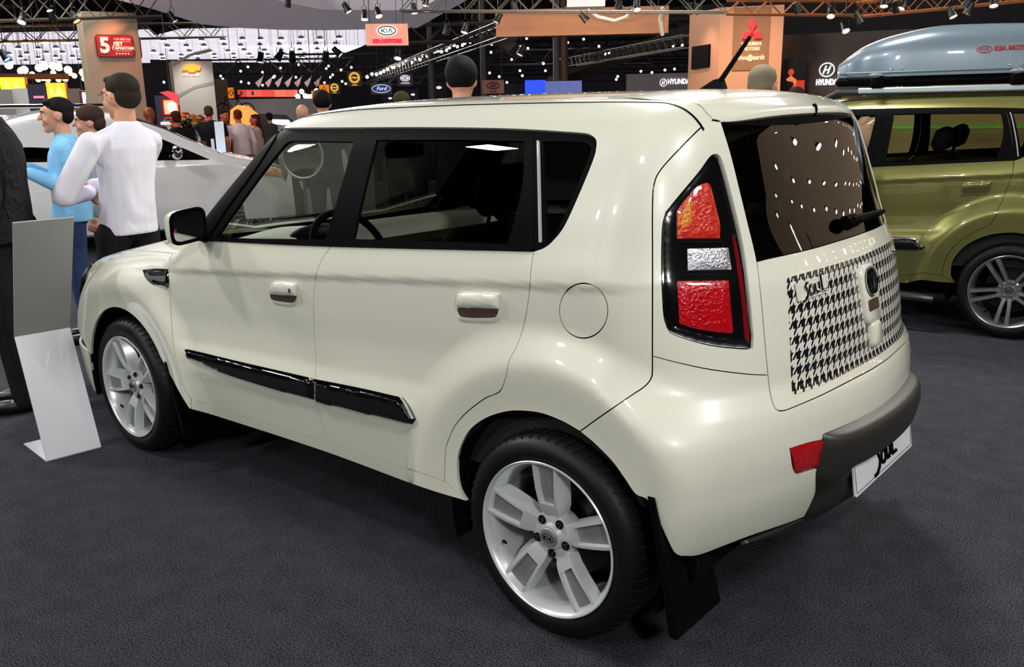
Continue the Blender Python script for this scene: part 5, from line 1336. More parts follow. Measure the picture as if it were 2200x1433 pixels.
# warranty column
o, fr, w, z1 = column(196, 312, 325, 27, 15, COLM, 'tall beige column with a red warranty plaque behind the man in white', angle=8)
zc = float(at(262, 100, 15)[2])
def plaque(fr, cx, zc, pw, ph, parent):
    f2 = fr @ Matrix.Translation((cx, zc, .0))
    def rr(w_, h_, r, n=5):
        out = []
        for ax_, ay_, a0 in ((w_-r, h_-r, 0), (-w_+r, h_-r, 90), (-w_+r, -h_+r, 180), (w_-r, -h_+r, 270)):
            for i in range(n+1): t = R(a0+90*i/n); out.append((ax_+r*math.cos(t), ay_+r*math.sin(t)))
        return out
    pq = flat('warranty_plaque', rr(pw/2, ph/2, ph*.14), f2, mat('plaque_dark', (110, 12, 20), .4), parent, 0, .03)
    flat('plaque_face', rr(pw/2*.94, ph/2*.92, ph*.12), f2, mat('plaque_red', (186, 18, 32), .4), pq, .031, .04)
    TW = mat('sign_white', (250, 235, 225), .5, emit=(255, 235, 225), estr=.3); F3 = lambda x, y: f2 @ Matrix.Translation((x, y, .045))
    text_mesh('numeral', '5', ph*.92, TW, pq, F3(-pw*.27, 0), .006, sx=.95, offset=.012)
    text_mesh('small_print', '150 000 км', ph*.15, TW, pq, F3(pw*.20, ph*.30), .004)
    text_mesh('lettering', 'ЛЕТ', ph*.21, TW, pq, F3(pw*.08, ph*.08), .004, offset=.004)
    text_mesh('lettering', 'ГАРАНТИИ', ph*.17, TW, pq, F3(pw*.21, -ph*.10), .004, offset=.003)
    text_mesh('star_row', '★★★★★', ph*.12, TW, pq, F3(pw*.18, -ph*.34), .004, spacing=1.2)
    for yy in (.19, -.22): flat('rule_line', [(pw*.0, ph*yy), (pw*.42, ph*yy), (pw*.42, ph*(yy+.012)), (pw*.0, ph*(yy+.012))], f2, TW, pq, .045, .048)
plaque(fr, w*.53, zc, size(221, 301, 15), size(221, 301, 15)*.62, o)
fs = frame(tuple(fr @ Vector((w, 0, -w))), tuple((fr @ Vector((w, 0, 0)))-(fr @ Vector((w, 0, -w)))), (0, 0, 1)); fs = frame(tuple(fr @ Vector((w, 0, 0))), tuple((fr @ Vector((w, 0, -w)))-(fr @ Vector((w, 0, 0)))), (0, 0, 1))
plaque(fs, w*.5, zc, w*.7, w*.43, o)
_l = fr @ Vector((w*.53, zc+.58, .42)); spot(tuple(_l), tuple(fr @ Vector((w*.53, zc-.35, 0))), 42, .05, 85, 1, (1, .36, .13))
_l = fs @ Vector((w*.5, zc+.58, .42)); spot(tuple(_l), tuple(fs @ Vector((w*.5, zc-.35, 0))), 34, .05, 85, 1, (1, .36, .13))
# white brand pillar with the golden cross badge
o, fr, w, z1 = column(376, 462, 470, 131, 22, mat('pillar_white', (215, 212, 205), .6), 'white pillar with a golden cross badge behind the group of visitors', angle=6)
f2 = fr @ Matrix.Translation((w*.47, float(at(415, 147, 22)[2]), .01)); k = size(397, 437, 22)/2
flat('cross_badge', [(-k, -.22*k), (-.38*k, -.22*k), (-.38*k, -.42*k), (.30*k, -.42*k), (.38*k, -.22*k), (.85*k, -.22*k), (k, .22*k), (.38*k, .22*k), (.38*k, .42*k), (-.30*k, .42*k), (-.38*k, .22*k), (-.85*k, .22*k)], f2, mat('gold_glow', (235, 150, 40), .3, emit=(255, 150, 40), estr=1.2), o, 0, .05)
text_mesh('brand_lettering', 'CHEVROLET', k*.36, mat('sign_white', (250, 235, 225), .5), o, f2 @ Matrix.Translation((0, -k*.75, 0)), .01)
for zz in (1.9, 2.6): 
    q = MB(); q.prism([(0.02, zz), (w*.5, zz+.22), (w*.98, zz+.30), (w*.98, zz+.38), (w*.5, zz+.28), (.02, zz+.08)], 0, .01, lambda u, v, h: fr @ Vector((u, v, h))); q.build('grey_wave_stripe', mat('wave_grey', (170, 168, 162), .6), o)
_l = f2 @ Vector((0, .5, .7)); spot(tuple(_l), tuple(f2 @ Vector((0, -1, 0))), 60, .05, 80, 1, (1, .9, .8))
o, fr, w, z1 = column(462, 490, 494, 170, 24, mat('column_brown', (120, 92, 72), .7), 'narrow brown column right of the white pillar', angle=4)
# orange brown pillar, right
MP = mat('pillar_orange', (205, 150, 118), .7)
c0 = at(1541, 200, 15); pz = float(at(1600, 14, 15)[2])
wR = size(1541, 1675, 15); X = Vector((math.sin(math.atan2(c0[1]-CAM[1], c0[0]-CAM[0])), -math.cos(math.atan2(c0[1]-CAM[1], c0[0]-CAM[0])), 0)); X = Matrix.Rotation(R(-4), 3, 'Z') @ X
frR = frame((float(c0[0]), float(c0[1]), 0), X, (0, 0, 1)); wL = wR*1.05
b = MB(); b.box(0, wR, 0, pz, -wL, 0, mtx=frR); 
Xl = Vector(tuple(at(1477, 200, 15.9)-c0)); Xl.z = 0; LL = Xl.length
mo = b.build('brand_pillar', MP); tag(mo, 'square orange brown pillar with a red three diamond emblem', 'pillar')
frL = frame((float(c0[0])+Xl.x, float(c0[1])+Xl.y, 0), tuple(-Xl), (0, 0, 1))
b = MB(); b.box(0, LL, 0, pz, -.3, 0, mtx=frL); lo_ = b.build('pillar_wing', MP, mo)
flat('pillar_screen', [(LL*.16, float(at(1500, 148, 15.6)[2])), (LL*.74, float(at(1500, 145, 15.4)[2])), (LL*.74, float(at(1500, 97, 15.4)[2])), (LL*.16, float(at(1500, 99, 15.6)[2]))], frL, BLACKT, mo, .0, .03)
pxm = lambda px: (px-1541)/134*wR
zz = lambda py: float(at(1610, py, 15)[2])
flat('dark_field', [(pxm(1570), zz(151)), (pxm(1647), zz(151)), (pxm(1647), zz(15.5)), (pxm(1570), zz(15.5))], frR, mat('pillar_brown', (142, 102, 74), .7), mo, 0, .02)
RED = emis('emblem_red', (235, 15, 35), 1.0)
u_ = pxm(1610.5); k = size(1610, 1637, 15)
def rh(cx, cy, ang, s=1): return [(cx+s*(x*math.cos(ang)-y*math.sin(ang)), cy+s*(x*math.sin(ang)+y*math.cos(ang))) for x, y in ((0, 0), (.30, .50), (0, 1.0), (-.30, .50))]
cz = zz(69); g_ = size(0, 33, 15)
flat('emblem_diamond', rh(u_, cz, 0, g_), frR, RED, mo, .02, .08)
for sg in (1, -1): flat('emblem_diamond', [(u_, cz), (u_+sg*g_*.55, cz), (u_+sg*g_*.76, cz-g_*.53), (u_+sg*g_*.24, cz-g_*.53)], frR, RED, mo, .02, .08)
SW = emis('letter_glow', (255, 235, 180), 1.3)
text_mesh('brand_lettering', 'MITSUBISHI', size(0, 12.5, 15), SW, mo, frR @ Matrix.Translation((u_, zz(95), .03)), .01, sx=.80)
text_mesh('brand_lettering', 'MOTORS', size(0, 12.5, 15), SW, mo, frR @ Matrix.Translation((u_, zz(106), .03)), .01, sx=.85)
text_mesh('slogan_lettering', 'Drive@earth', size(0, 18, 15), SW, mo, frR @ Matrix.Translation((u_-.02, zz(124.5), .03)), .01, sx=.80)
_l = frL @ Vector((LL*.75, pz+.25, .5)); spot(tuple(_l), tuple(frL @ Vector((LL*.7, pz-2.2, 0))), 60, .05, 70, .8, (1, .7, .5))
_l = frR @ Vector((wR*.5, pz+.6, 1.6)); spot(tuple(_l), tuple(frR @ Vector((wR*.5, pz-2.0, 0))), 230, .1, 80, 1, (1, .68, .5))
# stacks above that pillar and plain round columns in the centre
for x, w_, y1, lab, m_ in ((1040, 14, 40, 'slim grey round column left of the two brown ones', 'column_grey'), (1196, 16, 15, 'grey round column under the brown fascia', 'column_grey'), (1212, 18, 15, 'brown round column under the brown fascia', 'column_brown2'), (928, 12, 110, 'far grey round column behind the dark haired head', 'column_grey')):
    p = at(x, 200, 24); q = MB(); q.lathe([(w_/2/FPX*24*.9, 0), (w_/2/FPX*24*.9, 11.9)], 20, 'z'); o = q.build('round_column', mat(m_, (104, 100, 100) if 'grey' in m_ else (120, 84, 66), .5), None, True); o.location = (p[0], p[1], 0); tag(o, lab, 'column')

# ---- hanging signs
PK = mat('sign_pink', (228, 160, 140), .6, emit=(235, 160, 138), estr=.45)
o, fr, w, h = board('hanging_sign', 786, 51, 877, 97, 11, PK, .12, 'pink hanging sign with an oval emblem and red brand lettering', 'sign')
KD = mat('logo_dark', (40, 45, 48), .4); WHG = emis('logo_white', (255, 255, 255), .9)
f2 = fr @ Matrix.Translation((0, h*.17, .01)); q = flat('oval_backlight', [(w*.245*math.cos(t), h*.25*math.sin(t)) for t in np.linspace(0, 6.283, 33)[:-1]], f2, WHG, o, 0, .01)
oval_logo(f2, w*.205, h*.20, o, KD, .025, w*.013)
text_mesh('brand_lettering', 'KIA MOTORS', h*.21, emis('letter_pinkred', (235, 20, 70), 1.0), o, fr @ Matrix.Translation((0, -h*.31, .01)), .01, sx=1.12, offset=.006)
def logo_ring(fr, r, o, m):
    for rr_ in (r, r*.78):
        q = MB(); q.tube([fr @ Vector((rr_*math.cos(t), rr_*math.sin(t), .02)) for t in np.linspace(0, 6.283, 29)[:-1]], r*.06, 6, closed=True); q.build('emblem_ring', m, o, True)
    flat('lightning_bolt', [(-r*1.05, -r*.10), (r*.10, -r*.02), (-r*.10, -r*.22), (r*1.05, .10*r), (-r*.10, r*.02), (r*.10, r*.22)], fr, m, o, .02, .035)
YL = emis('logo_yellow', (255, 190, 70), 1.3); GS = mat('sign_grey', (78, 76, 78), .6); GS2 = mat('sign_grey2', (92, 92, 100), .6)
for (x0, y0, x1, y1, lab) in ((746, 153, 777, 186, 'larger grey sign with a yellow lightning ring emblem'), (706, 178, 731, 202, 'smaller grey sign with a yellow lightning ring emblem, left of the larger one')):
    o, fr, w, h = board('hanging_sign', x0, y0, x1, y1, 22, GS, .1, lab); logo_ring(fr @ Matrix.Translation((0, h*.08, 0)), h*.34, o, YL); text_mesh('brand_lettering', 'OPEL', h*.10, YL, o, fr @ Matrix.Translation((0, -h*.40, .01)), .01, sx=1.6)
o, fr, w, h = board('hanging_sign', 796, 178, 842, 203, 20, GS, .1, 'grey sign with a blue oval and white script lettering')
flat('oval_border', [(w*.44*math.cos(t), h*.36*math.sin(t)) for t in np.linspace(0, 6.283, 33)[:-1]], fr, WHG, o, 0, .01)
flat('oval_badge', [(w*.42*math.cos(t), h*.32*math.sin(t)) for t in np.linspace(0, 6.283, 33)[:-1]], fr, emis('logo_blue', (20, 60, 140), .5), o, .01, .02)
text_mesh('script_lettering', 'Ford', h*.46, WHG, o, fr @ Matrix.Translation((0, 0, .025)), .006, shear=.35)
o, fr, w, h = board('hanging_sign', 854, 159, 887, 185, 24, GS2, .1, 'grey sign with a white oval slanted letter emblem'); flat('oval_backlight', [(w*.32*math.cos(t), h*.26*math.sin(t)) for t in np.linspace(0, 6.283, 33)[:-1]], fr @ Matrix.Translation((0, h*.16, 0)), WHG, o, 0, .008)
slant_h(fr @ Matrix.Translation((0, h*.16, .01)), w*.24, h*.18, o, KD); text_mesh('brand_lettering', 'HYUNDAI', h*.17, WHG, o, fr @ Matrix.Translation((0, -h*.26, .01)), .01)
o, fr, w, h = board('hanging_sign', 1036, 172, 1083, 201, 18, mat('sign_brown', (150, 95, 78), .6), .1, 'brown hanging sign with a dark slanted letter oval'); slant_h(fr @ Matrix.Translation((0, h*.10, .01)), w*.27, h*.24, o, mat('logo_brown', (60, 35, 28), .5)); text_mesh('brand_lettering', 'HYUNDAI', h*.13, MATS['logo_brown'], o, fr @ Matrix.Translation((0, -h*.36, .01)), .01)
for (x0, y0, x1, y1, d, lab) in ((489, 188, 503, 211, 26, 'orange sign with a dark diamond right of the brown column'), (686, 182, 707, 202, 20, 'orange sign with a dark diamond left of the yellow ring sign'), (669, 195, 684, 213, 22, 'small orange diamond sign next to the dark haired head')):
    o, fr, w, h = board('hanging_sign', x0, y0, x1, y1, d, mat('sign_orange', (240, 140, 30), .6, emit=(240, 130, 20), estr=.7), .1, lab)
    q = MB(); k = h*.30; q.tube([fr @ Vector(v) for v in ((0, k, .02), (k*.62, 0, .02), (0, -k, .02), (-k*.62, 0, .02))], k*.17, 5, closed=True); q.build('diamond_emblem', KD, o)
# red and white banner with the letters D E
for i, (x0, x1, c, e_) in enumerate(((511, 530, (225, 70, 60), .9), (530, 562, (240, 100, 80), .9), (562, 590, (235, 80, 65), .9), (590, 614, (245, 120, 90), .9), (614, 640, (240, 105, 80), .9))):
    o, fr, w, h = board('banner_panel', x0, 193, x1, 208, 30, mat('banner_red%d' % i, c, .6, emit=c, estr=e_), .1, ('red banner panel with the letter D', 'red banner panel with the letter E', 'plain red banner panel next to the lettered ones', 'light red banner panel, second from the right', 'light red banner panel at the right end')[i], 'banner')
    if i < 2: text_mesh('banner_letter', 'DE'[i], h*.62, KD, o, fr @ Matrix.Translation((-w*.1, 0, .01)), .01, offset=.01)
bulbs([(640+i*8, 195+random.uniform(-3, 14)) for i in range(9)], 30, .08, 'white glowing lamp at the red banner', 'white lamps beside the red banner')
# white sail shapes hanging over that stand
for i in range(7):
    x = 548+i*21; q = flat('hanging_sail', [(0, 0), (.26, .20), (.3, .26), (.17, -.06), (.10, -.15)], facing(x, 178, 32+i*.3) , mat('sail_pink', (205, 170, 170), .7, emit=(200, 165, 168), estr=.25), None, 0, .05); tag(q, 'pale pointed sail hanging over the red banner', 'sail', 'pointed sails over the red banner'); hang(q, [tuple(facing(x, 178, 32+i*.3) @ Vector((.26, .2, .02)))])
# white swooping wall
o, fr, w, h = board('stand_wall', 488, 212, 700, 285, 24, mat('stand_white', (176, 172, 174), .6), .3, 'pale wall of a far stand with a dark wedge', 'wall', bottom=0)
flat('dark_wedge', [(-w*.23, h*.50-.35), (w*.10, h*.5-.40), (w*.25, h*.5-.75), (w*.02, h*.5-1.1), (-w*.10, h*.5-.95)], fr, mat('wedge_grey', (80, 78, 84), .6), o, 0, .02)
flat('light_strip', [(-w*.05, h*.5-.50), (w*.12, h*.5-.52), (w*.16, h*.5-.66), (-w*.05, h*.5-.64)], fr, WHG, o, .02, .03)
# screens and panels at the left
o, fr, w, h = board('video_screen', 350, 213, 384, 247, 19, emis('screen_skin', (255, 170, 130), 1.1), .1, 'glowing screen with a portrait beside the white pillar', 'screen'); 
flat('portrait_shape', [(w*.28*math.cos(t)+w*.08, h*.34*math.sin(t)) for t in np.linspace(0, 6.283, 25)[:-1]], fr, emis('screen_pale', (255, 225, 195), 1.2), o, 0, .01)
q = MB(); q.tube([fr @ Vector(v) for v in ((-w/2, -h/2, .02), (w/2, -h/2, .02), (w/2, h/2, .02), (-w/2, h/2, .02))], .03, 4, closed=True); q.build('screen_frame', mat('frame_red', (190, 30, 40), .4), o)
board('stand_wall', 335, 205, 378, 262, 20, mat('wall_navy', (48, 52, 74), .6), .2, 'dark blue wall behind the glowing portrait screen', 'wall', bottom=0)
q = flat('red_canopy', [(-.18, .05), (-.04, .08), (.12, .03), (.14, -.18), (.04, -.10), (-.07, -.01)], facing(366, 205, 18), emis('canopy_red', (220, 60, 70), .5), None, 0, .1); tag(q, 'curved red canopy next to the white pillar', 'canopy'); hang(q, [tuple(facing(366, 205, 18) @ Vector((0, .03, .05)))])
yb = [((2, 166, 62, 222), 'yellow orange banner at the left edge', (255, 190, 40)), ((100, 178, 147, 226), 'yellow orange banner right of the dark blue panel', (250, 175, 40))]
for (x0, y0, x1, y1), lab, c in yb:
    o, fr, w, h = board('glowing_banner', x0, y0, x1, y1, 20, emis('banner_yellow_%d' % x0, c, 1.5), .15, lab, 'banner')
    flat('pale_stroke', [(-w*.42, -h*.4), (-w*.28, h*.45), (-w*.1, -h*.1), (w*.1, h*.45), (w*.32, -h*.3), (w*.1, 0), (-w*.1, -h*.4), (-w*.28, h*.1)], fr, emis('stroke_yellow', (255, 235, 110), 1.6), o, 0, .01)
    flat('orange_edge', [(w*.40, -h*.5), (w*.5, -h*.5), (w*.5, h*.5), (w*.40, h*.5)], fr, emis('edge_orange', (200, 95, 30), .8), o, 0, .01)
board('stand_wall', 60, 181, 102, 232, 19.5, mat('panel_navy', (52, 50, 78), .6), .2, 'dark blue panel between the two yellow banners', 'panel', bottom=0)
board('light_box', 72, 206, 95, 211, 19.2, emis('pink_strip', (225, 130, 160), .8), .02, 'pink light strip on the dark blue panel', 'light')
board('stand_wall', -30, 158, 150, 170, 21, mat('beam_orange', (140, 80, 45), .7), .3, 'brown beam above the yellow banners', 'beam')
board('display_cube', -10, 192, 30, 240, 16, mat('cube_grey', (120, 118, 116), .6), .8, 'grey display block at the far left, darker one', 'display block', bottom=0)
board('display_cube', 30, 190, 62, 240, 16.2, mat('cube_pale', (172, 170, 168), .6), .8, 'pale display block next to the darker grey one', 'display block', bottom=0)
board('stand_wall', 146, 190, 176, 245, 17, mat('wall_brown', (92, 76, 68), .6), .6, 'brown wall left of the white lit poster', 'wall', bottom=0)
o, fr, w, h = board('lit_poster', 175, 196, 212, 236, 16, emis('poster_white', (250, 240, 235), 1.2), .08, 'white lit poster behind the dark haired woman', 'poster')
q = MB(); q.tube([fr @ Vector(v) for v in ((-w/2, -h/2, .02), (w/2, -h/2, .02), (w/2, h/2, .02), (-w/2, h/2, .02))], .025, 4, closed=True); q.build('poster_frame', mat('frame_maroon', (100, 30, 45), .4), o)
flat('poster_print', [(-w*.25, -h*.28), (w*.30, -h*.28), (w*.30, h*.12), (-w*.25, h*.12)], fr, mat('print_grey', (170, 168, 150), .6), o, 0, .01)
board('stand_wall', 325, 128, 378, 172, 32, mat('far_dark', (34, 32, 40), .8), .3, 'dark far wall between the columns', 'wall')
# counter, flowers
o, fr, w, h = board('reception_counter', 372, 306, 445, 352, 15.7, mat('counter_red', (150, 30, 44), .35, coat=.5), .6, 'dark red reception counter with a bunch of flowers', 'counter', bottom=0)
fl_root = empty('flower_bouquet', tuple(at(408, 307, 15.95)), 0, 'bouquet of orange and yellow flowers on the red counter', 'flowers')
q = MB(); q.lathe([(0, 0), (.12, 0), (.16, .12), (.10, .26), (.13, .30)], 16, 'z'); q.build('vase', BLACKG, fl_root, True)
for k in range(16):
    a = random.uniform(0, 6.28); r_ = random.uniform(.05, .30); zf = .42+random.uniform(-.08, .12)-r_*.3
    q = MB()
    for j in range(6): q.ball((r_*math.cos(a)+.03*math.cos(j), r_*math.sin(a)+.03*math.sin(j), zf+.01*(j % 2)), .032, 8, 5, (1, 1, .6))
    q.build('flower', mat('petal_%d' % (k % 3), ((225, 120, 40), (240, 190, 80), (200, 70, 40))[k % 3], .6), fl_root, True)
q = MB()
for k in range(40):
    a = random.uniform(0, 6.28); r_ = random.uniform(.1, .34); q.tube([(0, 0, .25), (r_*.6*math.cos(a), r_*.6*math.sin(a), .36), (r_*math.cos(a), r_*math.sin(a), .34+random.uniform(-.1, .12))], [.004, .02, .003], 5)
tag(q.build('foliage', mat('foliage_green', (50, 70, 35), .6), fl_root), None, None)
# light desks and strips in the background
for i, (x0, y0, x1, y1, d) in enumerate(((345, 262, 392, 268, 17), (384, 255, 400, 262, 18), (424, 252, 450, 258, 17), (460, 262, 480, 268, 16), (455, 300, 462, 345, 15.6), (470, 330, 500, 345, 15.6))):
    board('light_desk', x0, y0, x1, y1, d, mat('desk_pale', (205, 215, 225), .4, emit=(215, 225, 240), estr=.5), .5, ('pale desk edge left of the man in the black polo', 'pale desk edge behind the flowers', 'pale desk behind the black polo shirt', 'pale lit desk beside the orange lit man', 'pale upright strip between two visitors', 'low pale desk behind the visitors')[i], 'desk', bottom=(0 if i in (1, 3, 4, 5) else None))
q = MB(); f_ = facing(526, 245, 18.5)
q.prism([(-.30, -.25), (-.26, .08), (-.12, .17), (.08, .15), (.24, 0), (.30, -.25)], 0, .1, lambda u, v, h: f_ @ Vector((u, v, h))); tag(q.build('glowing_arch', emis('arch_orange', (255, 140, 60), 1.3)), 'glowing orange arch panel behind the visitors', 'panel')
bk = empty('bicycle', tuple(at(505, 238, 23)), R(50), 'dark bicycle raised behind the orange lit man', 'bicycle')
for sx in (-.5, .5):
    q = MB(); q.tube([(sx+.32*math.cos(t), 0, .32*math.sin(t)) for t in np.linspace(0, 6.283, 33)[:-1]], .022, 6, closed=True); w_ = q.build('wheel', BLACKT, bk, True)
q = MB(); q.tube([(-.5, 0, 0), (-.15, 0, .48), (.35, 0, .5), (0, 0, 0), (-.5, 0, 0)], .02, 6); q.tube([(.5, 0, 0), (.33, 0, .62)], .02, 6); q.tube([(0, 0, 0), (-.18, 0, .6)], .018, 6); q.build('bicycle_frame', BLACKT, bk, True)
q = MB(); q.tube([(.33, -.25, .62), (.36, 0, .64), (.33, .25, .62)], .015, 6); q.build('handlebar', BLACKT, bk, True); q = MB(); q.ball((-.2, 0, .63), .1, 10, 6, (1.2, .6, .4)); q.build('saddle', BLACKT, bk, True); bk.scale = (.55, .55, .55); q = MB(); q.tube([(0, 0, .55), (0, 0, 18)], .012, 5); q.build('hanger_cable', TRU_, bk)

board('stand_wall', 600, 268, 800, 330, 13.6, mat('wall_softgrey', (150, 150, 142), .7), .3, 'soft grey low wall seen through the front side window', 'wall', bottom=0)
q = MB(); _f = facing(650, 335, 9.0); q.tube([_f @ Vector((.19*math.cos(t), .21*math.sin(t), 0)) for t in np.linspace(0, 2*math.pi, 33)[:-1]], .012, 6, closed=True); _o = q.build('round_disc', mat('disc_rim', (150, 155, 160), .3, .5), None, True); tag(_o, 'round translucent disc with a pale rim seen through the front side window', 'disc')
q = MB(); q.lathe([(0, -.004), (.185, -.004), (.185, .004), (0, .004)], 32, 'z'); q.v = [tuple(_f @ Vector((v[0], v[1]*1.1, v[2]))) for v in q.v]; q.build('disc_pane', glassmat('olive_glass', (.2, .19, .12)), _o)
q = MB(); q.tube([_f @ Vector((0, -.21, 0)), _f @ Vector((0, -_f.translation.z, 0))], .015, 8); q.build('disc_post', TRU_, _o)
board('stand_wall', 1885, 232, 2420, 400, 10.5, mat('wall_sand', (190, 168, 110), .7), .2, 'sand coloured wall seen through the windows of the green car', 'wall', bottom=0)
o_ = board('light_strip', 1890, 271, 2400, 275, 10.44, emis('green_line', (40, 190, 60), .9), .03, 'thin green line on the sand coloured wall', 'line')
# ---- centre and right of the hall
FB = mat('fascia_brown', (150, 104, 76), .7)
o, fr, w, h = board('hanging_fascia', 1063, 17, 1436, 75, 9.6, FB, .2, 'brown hanging fascia above the car roof, cable strung over it', 'fascia')
_l = fr @ Vector((-w*.3, -.1, 2.0)); spot(tuple(_l), tuple(fr @ Vector((-w*.1, 0, 0))), 90, .1, 110, 1, (1, .7, .5))
_l = fr @ Vector((w*.3, -.1, 2.0)); spot(tuple(_l), tuple(fr @ Vector((w*.2, 0, 0))), 90, .1, 110, 1, (1, .7, .5))
q = MB(); q.tube([pt(1262, 20, 9.3), pt(1285, 36, 9.3), pt(1320, 44, 9.3), pt(1345, 36, 9.3), pt(1358, 15, 9.3)], .016, 6); tag(q.build('hanging_cable', mat('cable_white', (215, 215, 205), .5)), 'white cable sagging in front of the brown fascia', 'cable')
q = MB(); q.tube([pt(1424, 18, 9.3), pt(1418, 42, 9.45), pt(1423, 75, 9.56)], .02, 6); tag(q.build('hanging_cable', MATS['cable_white']), 'white cable hanging down the right end of the brown fascia', 'cable')
board('hanging_fascia', 1218, -20, 1300, 14, 8.2, mat('fascia_lilac', (150, 138, 150), .7), .2, 'small lilac fascia corner at the top centre', 'fascia')
board('stand_wall', 1128, 172, 1172, 205, 20, emis('wall_blue', (30, 70, 225), 1.1), .3, 'bright blue wall end behind the car roof', 'wall', bottom=1.35)
board('stand_wall', 1171, 174, 1250, 205, 19.6, mat('wall_lightblue', (120, 130, 190), .6, emit=(100, 120, 220), estr=.35), .3, 'pale blue lit wall behind the car roof', 'wall', bottom=1.35)
b = MB(); _f = facing(1189, 200, 21.2); b.box(-1.0, 1.0, -_f.translation.z, 1.35-_f.translation.z, -1.0, 0, mtx=_f); tag(b.build('stage_plinth', mat('plinth_black', (14, 14, 18), .6)), 'dark plinth under the blue lit walls', 'plinth')
board('stand_wall', 1083, 180, 1130, 208, 26, mat('wall_darkblue', (22, 24, 52), .6), .3, 'dark navy wall right of the brown sign', 'wall', bottom=0)
for x0, y0, x1, y1, lab in ((918, 177, 960, 208, 'navy display wall with a small oval, left of the dark haired head'), (868, 192, 900, 212, 'small navy display wall with a small oval'), (820, 200, 850, 214, 'lowest small navy display wall with a small oval')):
    o, fr, w, h = board('display_wall', x0, y0, x1, y1, 26, mat('wall_night', (16, 18, 34), .6), .2, lab, 'display wall', bottom=0); flat('oval_emblem', [(w*.14*math.cos(t)+w*.1, h/2-size(0, 14, 26)+w*.07*math.sin(t)) for t in np.linspace(0, 6.283, 17)[:-1]], fr, WHG, o, 0, .02)
o, fr, w, h = board('stand_wall', 1345, 158, 1480, 210, 17, mat('wall_violetgrey', (82, 80, 92), .6), .3, 'violet grey wall with a white emblem left of the orange pillar', 'wall', bottom=0)
uu = lambda px: (px-1412.5)/135*w; vz = lambda py: float(at(1412, py, 17)[2])-h/2-0
slant_h(fr @ Matrix.Translation((uu(1425), vz(178), .02)), size(0, 9, 17), size(0, 10, 17), o, WHG); text_mesh('brand_lettering', 'HYUNDAI', size(0, 19, 17), WHG, o, fr @ Matrix.Translation((uu(1434), vz(176.5), .02)), .02, 'LEFT', sx=.75, offset=.004)
# big dark wall on the right
o, fr, w, h = board('stand_wall', 1600, 60, 2420, 210, 16, mat('wall_umber', (70, 62, 62), .7), .3, 'large dark grey wall behind the roof box with a white emblem', 'wall', bottom=0, yaw=0)
P_ = lambda px, py, off: tuple((fr @ Vector((0, 0, off)))) 
def onwall(px, py, fr, off=.02):
    inv = fr.inverted(); c = inv @ Vector(tuple(CAM)); d = inv.to_3x3() @ Vector(tuple(pix(px, py))); t = (off-c.z)/d.z; return c+d*t
e_ = onwall(1777, 150, fr); k = (onwall(1790, 150, fr)-onwall(1760, 150, fr)).x/2*1.05
f2 = fr @ Matrix.Translation((e_.x, e_.y, .02)); slant_h(f2, k, k*.92, o, WHG, .03)
e_ = onwall(1777, 177, fr); text_mesh('brand_lettering', 'HYUNDAI', k*1.1, WHG, o, fr @ Matrix.Translation((e_.x, e_.y, .02)), .02, sx=.62, offset=.006)
o, fr, w, h = board('display_board', 1682, 127, 1730, 210, 15.9, BLACKG, .1, 'black board with a red haired figure on a red field', 'display board', bottom=0)
fz = lambda py: float(at(1702, py, 15.9)[2])-h/2
flat('red_field', [(-w*.2, fz(203)), (w*.48, fz(203)), (w*.48, fz(173)), (w*.05, fz(173)), (-w*.1, fz(190))], fr, emis('field_red', (200, 50, 30), .6), o, 0, .01)
q = MB(); q.ball((0, 0, 0), 1, 14, 10, (size(0, 8, 15.5), size(0, 9, 15.5), .04)); q.v = [tuple(fr @ Vector((v[0]-w*.15, v[1]+fz(155), v[2]))) for v in q.v]; q.build('figure_hair', emis('hair_red', (215, 70, 40), .8), o, True)
flat('figure_shoulders', [(-w*.36, fz(170)), (-w*.14, fz(162)), (w*.12, fz(172)), (w*.08, fz(188)), (-w*.05, fz(176)), (-w*.3, fz(174))], fr, emis('figure_skin', (235, 130, 80), .8), o, .01, .03)
# sign stand beside the front wheel
st = empty('information_stand', (2.9, 1.1, 0), 0, 'white bent sheet information stand beside the front wheel', 'stand')
def sheet(name, a, b_, c, d, t, m, parent):
    A, B_, C_, D_ = [Vector(v)-Vector((2.9, 1.1, 0)) for v in (a, b_, c, d)]; n = (B_-A).cross(D_-A).normalized()*t
    q = MB(); q.add([A, B_, C_, D_, A+n, B_+n, C_+n, D_+n], [(0, 3, 2, 1), (4, 5, 6, 7), (0, 1, 5, 4), (1, 2, 6, 5), (2, 3, 7, 6), (3, 0, 4, 7)]); return q.build(name, m, parent)
a0, a1 = (2.762, 1.227, .004), (2.737, .974, .004); b0_, b1 = (2.980, 1.203, .582), (2.956, .950, .582); c0_, c1 = (2.664, 1.250, 1.158), (2.640, .995, 1.158)
SM = mat('stand_white_acrylic', (212, 216, 222), .25, coat=.5); SG = mat('stand_grey_sheet', (158, 158, 155), .45)
sheet('stand_foot', a0, (3.10, 1.195, .004), (3.075, .942, .004), a1, .01, SM, st)
sheet('lower_sheet', a0, a1, b1, b0_, .008, SM, st); up_ = sheet('upper_sheet', b0_, b1, c1, c0_, .008, SG, st)
for pa in ((.06, .94), (.94, .94), (.94, .04), (.06, .04)):
    A, B_, C_, D_ = [Vector(v)-Vector((2.9, 1.1, 0)) for v in (b0_, b1, c1, c0_)]; p = A+(B_-A)*pa[0]+(D_-A)*pa[1]; q = MB(); q.ball(tuple(p), .006, 8, 6); q.build('screw_cap', mat('screw_grey', (190, 190, 188), .3), up_, True)

